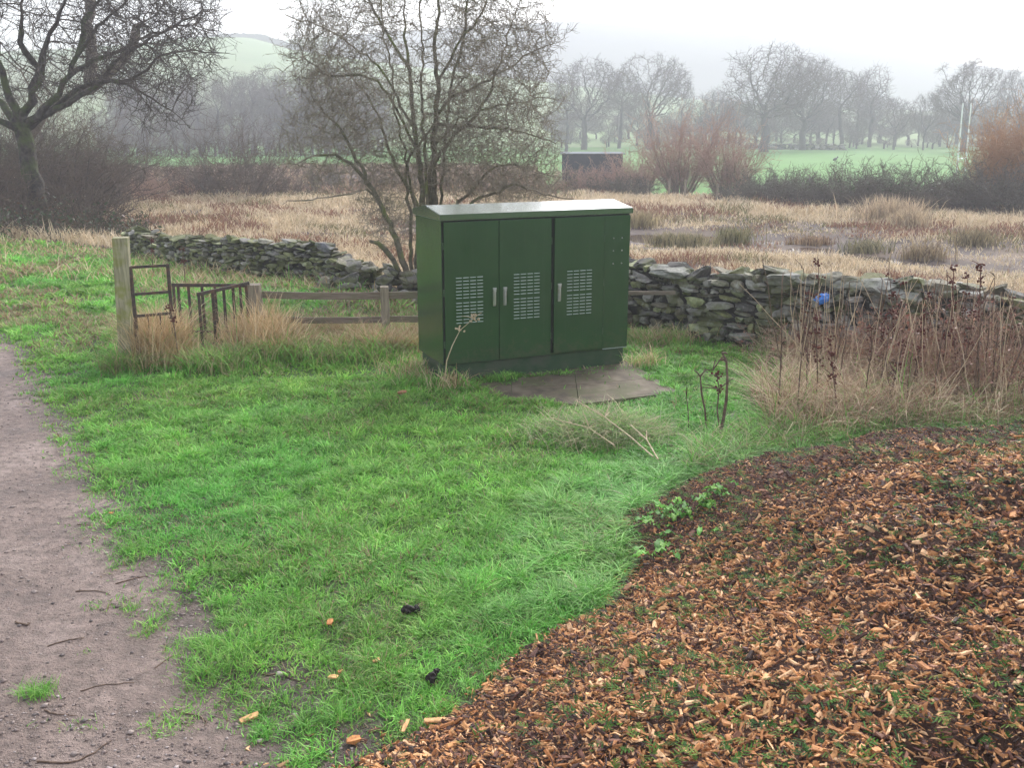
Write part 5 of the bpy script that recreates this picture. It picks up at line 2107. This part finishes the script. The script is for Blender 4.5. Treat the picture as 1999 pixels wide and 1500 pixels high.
# the thicket of dead stems on the right, between heap and wall
th = [(2.25, 8.2), (3.0, 8.0), (4.4, 8.15), (7.0, 7.8), (8, 9.0), (5.6, 9.95), (3.9, 10.9), (2.9, 11.3), (2.45, 10.2)]
pts = scatter_poly(rng, th, 17000)
k = fbm(pts[:, 0] * 1.5, pts[:, 1] * 1.5, 29) + .14 * (pts[:, 0] - 3.0) > .42
tall_dry("thicket_grass", "tall bleached grass and stems filling the bank between heap and wall", pts[k], rng, .56, .0065, np.array([(0.60, 0.47, 0.32), (0.70, 0.57, 0.41), (0.40, 0.28, 0.18), (0.28, 0.16, 0.11), (.50, .39, .25)]), (.3, 1.9), .10)
fr = [(1.3, 7.15), (2.0, 7.65), (3.0, 8.0), (4.6, 8.2), (6.6, 7.9), (6.8, 8.4), (4.4, 8.7), (2.7, 8.6), (1.6, 8.0)]
pts = scatter_poly(rng, fr, 7500)
tall_dry("bank_grass", "arching green and straw grass along the back of the chip heap", pts, rng, .25, .008, np.array([(0.22, 0.28, 0.11), (0.40, 0.34, 0.2), (0.14, 0.25, 0.08), (.5, .4, .26)]), (.5, 1.6), .5)
# heap of cut grass and stalks on the lawn
cx, cy_ = G(1180, 855)
pts = np.stack([rng.normal(cx, .27, 4600), rng.normal(cy_, .17, 4600)], 1)
tall_dry("cut_grass_pile", "loose greyish pile of cut grass lying on the lawn beside the chip heap", pts, rng, .24, .006, np.array([(0.27, 0.33, 0.17), (0.42, 0.40, 0.24), (0.2, 0.30, 0.12), (.55, .46, .29)]), (.6, 2.2), .3)


def stalk(name, pts, r0, r1, mat, label, cat="dead stalk", group=None, heads=True, seed=0, side=True, hmat=None):
    rg = np.random.default_rng(seed)
    pts = np.asarray(pts, float)
    o0 = pts[0].copy()
    root = empty(name, tuple(o0), label, cat, group)
    q_ = pts - o0
    v, q = tube_arrays(q_, np.linspace(r0, r1, len(q_)), 6)
    acc = Acc()
    acc.add(v, q)
    if side:
        for k in range(rg.integers(2, 5)):
            i = rg.integers(len(q_) // 2, len(q_))
            d = np.array([rg.normal(0, .6), rg.normal(0, .6), rg.uniform(.2, 1)])
            d /= np.linalg.norm(d)
            L = rg.uniform(.06, .18)
            v, q = tube_arrays([q_[i], q_[i] + d * L * .5, q_[i] + d * L + np.array([0, 0, -.015])], [r1 * 1.2, r1, r1 * .6], 5)
            acc.add(v, q)
    me = np_mesh("stem", np.concatenate(acc.v), np.concatenate(acc.q), smooth=True)
    link("stem", me, mat, root)
    if heads:
        acc = Acc()
        n = rg.integers(22, 60)
        i = rg.integers(int(len(q_) * .62), len(q_), n)
        for a in i:
            p = q_[a] + rg.normal(0, .022, 3)
            acc.add(ROCKS[rg.integers(24)] * rg.uniform(.012, .026) + p, RQ)
        me = np_mesh("seed_head", np.concatenate(acc.v), np.concatenate(acc.q))
        link("seed_head", me, hmat or M_SEED, root)
    return root


def bent(x, y, h, rg, lean=.12, bend=.06, m=8):
    z0 = float(H(x, y)) + max(float(heap_h(x, y)), 0)
    a = rg.uniform(0, 2 * pi)
    l = rg.normal(0, lean)
    pts = []
    off = np.zeros(2)
    for k in range(m):
        t = k / (m - 1)
        off = off + rg.normal(0, bend * h / m, 2)
        pts.append((x + cos(a) * l * h * t + off[0], y + sin(a) * l * h * t + off[1], z0 - .03 + h * t))
    return pts


rg = np.random.default_rng(61)
# the named tall docks standing clear on the lawn's right side
for (pxs, r_, lab, hd) in [
    ([(1380, 838), (1376, 800), (1370, 770), (1367, 735), (1378, 722), (1392, 723)], .011, "dark dead dock stalk with a crooked pale tip standing on the lawn", False),
    ([(1402, 858), (1412, 820), (1418, 780), (1420, 740), (1418, 705), (1410, 690)], .017, "thickest twisted brown dead stalk standing on the lawn", False),
    ([(1406, 842), (1400, 800), (1404, 760), (1400, 735)], .009, "short spiky dead stalk between the two tall stalks on the lawn", True),
    ([(1345, 835), (1343, 800), (1340, 775)], .006, "shortest thin dead stalk leftmost on the lawn", False),
    ([(1520, 812), (1521, 770), (1524, 720), (1526, 670), (1525, 610), (1527, 550)], .010, "tall lone straight stalk rising up past the stone wall", False),
    ([(1497, 802), (1494, 780), (1484, 782), (1480, 800)], .006, "small hooked dead stalk on the grass right of the tall stalks", False),
    ([(1585, 765), (1583, 730), (1572, 690), (1574, 650)], .012, "dark dead stalk in front of the stone wall's blue bag", True),
]:
    bx, by = G(*pxs[0])
    pts = [P(a, b, by + .02 * k) for k, (a, b) in enumerate(pxs)]
    pts[0] = (bx, by, -.03)
    stalk("dead_stalk", pts, r_, r_ * .55, M_STALK, lab, seed=int(pxs[0][0]), heads=hd)
# the crowd of stems on the bank
area = scatter_poly(rg, [(2.5, 8.5), (3.4, 8.25), (5.0, 8.3), (6.6, 8.1), (6.8, 8.8), (5.3, 9.85), (3.9, 10.7), (3.0, 10.9)], 285)
tl = {0: ("brown dead stem crowded on the bank between chip heap and wall", M_STALK), 1: ("straw coloured dead stem crowded on the bank between chip heap and wall", M_STRAW),
      2: ("red brown stem with crumpled seed heads on the bank before the wall", M_STALK)}
for k, (x, y) in enumerate(area):
    ty = [0, 1, 1, 0, 2, 1, 1, 0, 1, 1][k % 10]
    h = rg.uniform(.6, 1.3) if ty != 1 else rg.uniform(.5, 1.4)
    lab, mt = tl[ty]
    stalk("dead_stalk", bent(x, y, h, rg, .16 if ty != 1 else .3), .0085 if ty != 1 else .0052, .0035 if ty != 1 else .0022, mt, lab, "dead stem",
          ["brown dead stems on the bank", "straw dead stems on the bank", "red brown seeding stems on the bank"][ty], ty == 2, 1000 + k, ty != 1)
# red brown willowherb gone over, behind the stems
M_REDSTEM = mat_noise("red_brown_stems", [(0.3, (0.22, 0.135, 0.095)), (0.7, (0.42, 0.28, 0.20))], 12, 0.85, bump_s=0)
for k, (px, Y, Hh, lab) in enumerate([(1640, 10.2, .62, "low red brown dead willowherb in front of the wall's tilted top slab"), (1730, 9.9, .72, "red brown dead willowherb clump right of the blue bag"),
                                      (1800, 9.6, .9, "tall red brown dead willowherb clump left of the dock seed heads"), (1880, 9.3, .98, "dense red brown dead willowherb under the dock seed heads"),
                                      (1960, 9.0, 1.0, "red brown dead willowherb at the photo's right edge"), (1580, 10.6, .5, "sparse red brown dead willowherb below the blue bag")]):
    r_, pl = shrub("dead_willowherb", Xat(px, 700, Y), Y, .5, Hh * 1.05, 42, lab, "dead plant", (M_REDSTEM, M_REDSTEM), "clumps of dead willowherb before the wall", 701 + k, .55, 2, .0045, .0022, .06, .14, .22, thr=.0035, base=.8)
    leafy(r_, pl, 480, [(.24, .10, .07), (.30, .14, .10), (.20, .085, .06), (.38, .22, .14)], .017, 720 + k)
# two tall rumex heads above the wall
for (px, tp, Y, lab) in [(1915, 520, 9.3, "tallest red brown dock seed head rising above the wall at right"), (1862, 525, 9.4, "red brown dock seed head rising above the wall, left of the tallest one")]:
    x = Xat(px - 12, 700, Y)
    pts = [(x, Y, -.02)] + [P(px - 12 + 12 * t, 800 + (tp - 800) * t, Y) for t in (.35, .55, .75, .9, 1.0)]
    stalk("dock_seed_head", pts, .008, .004, M_SEED, lab, "dead stalk", None, True, px)
# stalk leaning on the cabinet
bx, by = G(866, 742)
by = 9.74
bx = Xat(866, 742, by)
pts = [(bx, by, -.02), P(872, 705, by), P(883, 675, by + .02), P(898, 645, by + .05), P(925, 622, by + .08)]
stalk("dead_stalk", pts, .007, .003, M_STRAW, "bent straw stalk with a feathery top leaning against the cabinet's left door", heads=True, seed=9, hmat=M_STRAW)
# stems on the gate side
for (pxs, lab) in [([(352, 715), (345, 670), (338, 625), (330, 600)], "thin dark dead stem leaning in front of the iron gate leaf"),
                   ([(362, 560), (360, 530), (358, 510), (356, 485)], "brown dead stem standing by the gap in the mossy wall"),
                   ([(300, 545), (298, 520), (296, 490), (297, 470)], "brown dead stem just behind the iron gate's top rail")]:
    bx, by = G(*pxs[0])
    pts = [P(a, b, by) for (a, b) in pxs]
    stalk("dead_stalk", pts, .009, .004, M_STALK, lab, heads=True, seed=int(pxs[0][0]))
# fallen pale stalks on the grass pile
for (pxs, lab) in [([(1275, 890), (1230, 862), (1180, 835), (1124, 812)], "long pale cut stalk across the grass pile, pointing up left"), ([(1200, 868), (1150, 845), (1088, 840)], "pale cut stalk lying level across the grass pile's left side"),
                   ([(1285, 895), (1262, 868), (1230, 850)], "short brown cut stalk at the grass pile's right side")]:
    pts = []
    for k, (a, b) in enumerate(pxs):
        x, y = G(a, b, .10)
        pts.append((x, y, .09 + .05 * k))
    stalk("cut_stalk", pts, .006, .004, M_STRAW, lab, "cut stalk", None, False, int(pxs[0][0]))


# ------------------------------------------------------------------ leafy weeds at the heap's edge
def weed(px, py, n, size, label, seed, z=0.02, spread=0.0):
    rg = np.random.default_rng(seed)
    x, y = G(px, py, z)
    z0 = float(H(x, y)) + max(float(heap_h(x, y)), 0)
    root = empty("dock_plant", (x, y, z0), label, "weed")
    for k in range(n):
        a = rg.uniform(0, 2 * pi)
        L = size * rg.uniform(.6, 1.25)
        W = L * rg.uniform(.3, .48)
        out = rg.uniform(.2, 1.0) * size
        e = rg.uniform(.15, .8)
        m = 7
        vs = []
        ax = np.array([cos(a), sin(a), 0])
        sd_ = np.array([-sin(a), cos(a), 0])
        base = ax * out * .5 + np.array([0, 0, .02 + rg.uniform(0, .6) * size * .5])
        if spread:
            off = rg.normal(0, 1, 2) * np.array([spread, spread * .45])
            gz_ = float(H(x + off[0], y + off[1])) + max(float(heap_h(x + off[0], y + off[1])), 0) - z0
            base = base + np.array([off[0], off[1], gz_])
        for j in range(m):
            t = j / (m - 1)
            wv = W * .5 * (sin(pi * min(t * 1.02 + .03, 1)) ** .7) * (1 - .25 * t)
            c = base + ax * L * t * cos(e * (1 - t)) + np.array([0, 0, L * (sin(e) * t - .75 * sin(e + .2) * t * t)])
            ru = .012 * sin(j * 2.2 + k)
            vs += [c - sd_ * wv + np.array([0, 0, wv * .35 + ru]), c, c + sd_ * wv + np.array([0, 0, wv * .35 - ru])]
        qs = []
        for j in range(m - 1):
            b0 = j * 3
            qs += [(b0, b0 + 1, b0 + 4, b0 + 3), (b0 + 1, b0 + 2, b0 + 5, b0 + 4)]
        col = np.array([(.14, .36, .05), (.11, .29, .05), (.19, .40, .06), (.10, .25, .055)][rg.integers(4)]) * rg.uniform(.8, 1.2)
        me = np_mesh("leaf", vs, qs, None, np.tile(col, (len(vs), 1)), smooth=True)
        link("leaf", me, M_WEED, root)


for (px, py, n, s, lab) in [
    (1318, 1040, 64, .09, "spreading green leafed weed creeping onto the chip heap"),
    (1365, 1038, 6, .10, "few broad leaves at the right tip of the creeping weed"),
    (1300, 1105, 9, .12, "dock plant with one big drooping leaf over the chips"),
    (1270, 1085, 8, .10, "dock leaves in the grass beside the big drooping leaf"),
    (1330, 895, 14, .11, "dock plant at the back edge of the heap near the dead stalks"),
    (1370, 880, 12, .10, "blue green nettles behind the heap below the twisted stalk"),
    (1300, 925, 7, .09, "small weed on the heap's back left slope"),
    (1040, 1050, 4, .11, "single broad dock leaf low in the long lawn grass"),
    (1440, 870, 8, .09, "small green weed on the bank right of the nettles"),
    (1620, 715, 16, .12, "pale yellow green leafed weed among the dead stems before the wall"),
    (1385, 1030, 2, .05, "tiny pair of leaves on the heap above the creeping weed"),
]:
    weed(px, py, n, s, lab, int(px), .05, .17 if n > 30 else (.10 if n > 7 else .03))

# ------------------------------------------------------------------ rushes in the marsh
rng = np.random.default_rng(71)
for (px, py, n, h, lab, cl) in [
    (1435, 472, 420, .5, "round green rush clump standing in the pool", (0.13, 0.14, 0.05)),
    (1310, 478, 520, .4, "wide dull green rush patch at the pool's left end", (0.15, 0.14, 0.07)),
    (1350, 482, 380, .35, "low rush clump right of the wide rush patch", (0.15, 0.14, 0.07)),
    (1585, 470, 420, .25, "low red brown sedge tussock on a mud bank in the pool", (0.22, 0.12, 0.08)),
    (1690, 485, 360, .35, "grey green rush clump beside the open water", (0.15, 0.15, 0.08)),
    (1738, 440, 700, .85, "tall pale straw tussock at the marsh's far side before the hedge", (0.6, 0.47, 0.34)),
    (1775, 450, 420, .6, "smaller pale straw tussock beside the tallest one", (0.55, 0.43, 0.3)),
    (1800, 500, 360, .4, "red brown rush clump at the pool's right end", (0.2, 0.14, 0.09)),
    (1900, 478, 420, .4, "dull rush clump by the pool near the photo's right edge", (0.2, 0.16, 0.09)),
    (1250, 440, 400, .5, "straw and green rush clump just right of the cabinet roof", (0.32, 0.26, 0.14)),
]:
    x, y = G(px, py, -.5)
    p = np.stack([x + rng.normal(0, .28 if h < .8 else .5, n), y + rng.normal(0, .25, n)], 1)
    z = H(p[:, 0], p[:, 1])
    col = (np.array(cl) * .6 + np.array((.42, .35, .2)) * .4 * (rng.random((n, 1)) > .25)) * rng.uniform(.7, 1.35, (n, 1))
    v, q, t, c = blades(rng, np.stack([p[:, 0] - x, p[:, 1] - y, z + .45], 1), h * rng.uniform(.6, 1.25, n), np.full(n, .022), rng.uniform(.1, .7, n), col)
    o = link("rush_clump", np_mesh("rush_clump", v, q, t, c), M_DRY)
    o.location = (x, y, -.45)
    tag(o, lab, "rush clump", "rush and sedge clumps in the marsh")

# ------------------------------------------------------------------ path litter
def gravel():
    rng = np.random.default_rng(81)
    n = 60000
    y = 2.9 + 7 * rng.random(n) ** 1.6
    x = rng.uniform(-7, .6, n)
    sd = path_sd(x, y)
    keep = (sd < .35) & in_view(x, y, .8) & (rng.random(n) < .25 + .75 * sm(.45, .65, fbm(x * 1.4, y * 1.4, 87))) & (heap_d(x, y) < 0)
    x, y = x[keep], y[keep]
    n = len(x)
    s = rng.lognormal(math.log(.0065), .5, n)
    s = np.clip(s, .003, .026)
    base = np.array([[1, 0, 0], [-1, 0, 0], [0, 1, 0], [0, -1, 0], [0, 0, 1], [0, 0, -1]], float)
    v = base[None] * (s[:, None, None] * np.array([1, .8, .5])) * rng.uniform(.7, 1.2, (n, 6, 1))
    a = rng.uniform(0, 6.3, n)
    ca, sa = np.cos(a)[:, None], np.sin(a)[:, None]
    vx, vy = v[..., 0] * ca - v[..., 1] * sa, v[..., 0] * sa + v[..., 1] * ca
    out = np.stack([vx + x[:, None], vy + y[:, None], v[..., 2] + H(x, y)[:, None] + (s * .15)[:, None]], -1)
    f = np.array([[0, 2, 4], [2, 1, 4], [1, 3, 4], [3, 0, 4], [2, 0, 5], [1, 2, 5], [3, 1, 5], [0, 3, 5]])
    t = (np.arange(n)[:, None, None] * 6 + f).reshape(-1, 3)
    col = pick(rng, np.array([(.23, .18, .16), (.28, .23, .205), (.18, .14, .125), (.36, .31, .29), (.13, .11, .105)]), n, .15)
    o = link("gravel", np_mesh("gravel", out.reshape(-1, 3), None, t, np.repeat(col, 6, axis=0), smooth=True), M_CHIP)
    tag(o, "fine grit and small stones trodden into the muddy path", "gravel", kind="stuff")


gravel()
rg = np.random.default_rng(91)
twl = [
    ((150, 1155), (215, 1165), .006, "curved brown twig near the middle of the path's right edge"), ((225, 1140), (290, 1125), .007, "dark twig lying where the path meets the grass"),
    ((70, 1480), (215, 1440), .008, "longest twig lying at the bottom of the path"), ((85, 1390), (150, 1396), .006, "short dark twig low on the path, left of the grass tuft's stone"),
    ((350, 1385), (400, 1410), .007, "short twig beside the bright wood chip on the path"), ((95, 1262), (160, 1250), .006, "pale twig on the path right below its middle"),
    ((510, 1312), (590, 1305), .007, "thin root like twig in the bare patch among the grass"), ((155, 1350), (260, 1328), .005, "long thin straw twig right of the small grass tuft"),
    ((30, 1215), (55, 1217), .010, "stubby dark twig at the left edge of the path"), ((150, 1028), (180, 1030), .006, "small brown twig halfway up the path"),
    ((555, 1310), (640, 1300), .006, "second root like twig running into the lawn"), ((300, 1300), (350, 1290), .005, "thin twig in the gravelly middle of the path"),
]
for (a, b, r_, lab) in twl:
    xa, ya_ = G(*a)
    xb, yb_ = G(*b)
    m = 10
    r_ *= .62
    pts = []
    ox, oy = rg.normal(0, .035, 2)
    for k in range(m):
        t = k / (m - 1)
        x, y = xa + (xb - xa) * t + ox * sin(pi * t) + rg.normal(0, .004), ya_ + (yb_ - ya_) * t + oy * sin(pi * t) + rg.normal(0, .004)
        pts.append((x, y, float(H(x, y)) + r_ * .9))
    v, q = tube_arrays(np.array(pts) - np.array(pts[0]), np.linspace(r_, r_ * .5, m), 6)
    o = link("fallen_twig", np_mesh("fallen_twig", v, q, smooth=True), M_STALK)
    o.location = pts[0]
    tag(o, lab, "twig", "twigs lying on the path")


def loose_chip(px, py, L, W, rz, col, label, z=.012, cat="wood chip", group="loose wood chips"):
    rgc = np.random.default_rng(int(px * 7 + py))
    x, y = G(px, py)
    bm = bmesh.new()
    cs = bmesh.ops.create_cube(bm, size=1.0)['verts']
    bmesh.ops.subdivide_edges(bm, edges=bm.edges[:], cuts=1, use_grid_fill=True)
    for v in bm.verts:
        tp = 1 - .45 * abs(v.co.x * 2) ** 2 * rgc.uniform(.4, 1)
        v.co = Vector((v.co.x * L * rgc.uniform(.88, 1.08), v.co.y * W * tp + rgc.normal(0, W * .07), v.co.z * W * .34 * tp + rgc.normal(0, W * .04) + .04 * L * sin(v.co.x * 4)))
    me = bm_mesh("wood_chip", bm)
    ca = me.color_attributes.new("Col", 'FLOAT_COLOR', 'POINT')
    for d in ca.data:
        d.color = (*col, 1)
    o = link("wood_chip", me, M_CHIP)
    o.location = (x, y, float(H(x, y)) + z)
    o.rotation_euler = (rgc.normal(0, .12), rgc.normal(0, .12), rz)
    tag(o, label, cat, group)


TAN = (.60, .34, .15)
ORG = (.50, .22, .08)
for a in [(486, 1398, .085, .036, .5, TAN, "large pale split wood chip lying on the muddy path"), (645, 1228, .04, .03, 1.4, ORG, "small square orange chip on the lawn left of the dark clod", .05),
          (735, 1300, .035, .028, .3, TAN, "pale chip in the grass above the second dark clod's left", .035), (650, 1325, .05, .03, -.2, TAN, "small tan chip at the bare grass edge below the orange chip", .02),
          (860, 1415, .14, .03, .05, TAN, "longest flat chip lying on the grass at the heap's front edge", .03), (792, 1425, .085, .018, 1.4, TAN, "narrow upright chip at the heap's front left edge", .03),
          (690, 1450, .06, .04, .4, ORG, "brown chip in the grass left of the narrow upright chip", .02), (665, 1313, .03, .022, .9, ORG, "tiny orange chip beside the bare muddy patch", .02),
          (1225, 1165, .075, .028, 1.0, (.20, .075, .03), "dark red brown chip leaning at the grass edge below the dock leaf", .05), (500, 1238, .03, .02, .2, ORG, "reddish bark chip on the bare ground left of the lawn", .015),
          (785, 776, .09, .06, .1, (.30, .15, .075), "brown dead leaf like scrap on the lawn in front of the cabinet", .05), (218, 1010, .03, .02, .2, ORG, "small red scrap at the path's right edge", .02)]:
    loose_chip(*a)

for (px, py, s, lab) in [(798, 1205, .038, "black lump of dung on the lawn between heap and path"), (846, 1332, .036, "dark brown lump of dung nearer the front edge of the chip heap")]:
    x, y = G(px, py)
    rg2 = np.random.default_rng(px)
    acc = Acc()
    for k in range(9):
        v = ROCKS[rg2.integers(24)] * s * rg2.uniform(.7, 1.2) * np.array([1, 1, .8])
        acc.add(v @ rot3(*rg2.uniform(0, 3, 3)).T + rg2.normal(0, s * .45, 3) * np.array([1, .8, .35]) + np.array([0, 0, .045]), RQ)
    o = link("dung_lump", np_mesh("dung_lump", np.concatenate(acc.v), np.concatenate(acc.q)), M_CLOD)
    o.location = (x, y, float(H(x, y)))
    tag(o, lab, "dung")

# small grass tufts out on the path
rng = np.random.default_rng(93)
for (px, py, n, r_, h, lab) in [(72, 1357, 260, .035, .055, "small lone grass tuft growing out on the muddy path"), (420, 1260, 420, .09, .045, "flat grass patch at the path's right edge below the bend"),
                                (440, 1300, 400, .09, .045, "flat yellowish grass patch nearest to the bare muddy strip"), (270, 1075, 380, .09, .06, "grey green tuft jutting into the path halfway along")]:
    x, y = G(px, py)
    p = np.stack([rng.normal(0, r_ * 1.2, n), rng.normal(0, r_, n)], 1)
    z = H(p[:, 0] + x, p[:, 1] + y) - float(H(x, y))
    v, q, t, c = blades(rng, np.stack([p[:, 0], p[:, 1], z], 1), h * rng.uniform(.5, 1.3, n), np.full(n, .0035), rng.uniform(.4, 1.6, n), pick(rng, GREENS, n, .25))
    o = link("grass_tuft", np_mesh("grass_tuft", v, q, t, c), M_GRASS)
    o.location = (x, y, float(H(x, y)))
    tag(o, lab, "grass tuft")

# ------------------------------------------------------------------ haze
bm = bmesh.new()
add_box(bm, -1010, 1010, -160, 1010, -6.0, 61.0)
o = link("haze", bm_mesh("haze", bm))
mh = bpy.data.materials.new("haze")
mh.use_nodes = True
nt = mh.node_tree
nt.nodes.clear()
out = nt.nodes.new("ShaderNodeOutputMaterial")
pv_ = nt.nodes.new("ShaderNodeVolumePrincipled")
pv_.inputs['Color'].default_value = (0.69, 0.705, 0.76, 1)
pv_.inputs['Density'].default_value = HAZE_DENSITY
pv_.inputs['Density Attribute'].default_value = ""
pv_.inputs['Anisotropy'].default_value = 0.3
nt.links.new(pv_.outputs[0], out.inputs['Volume'])
o.data.materials.append(mh)
tag(o, kind="stuff")
print("verts", sum(len(me.vertices) for me in bpy.data.meshes))
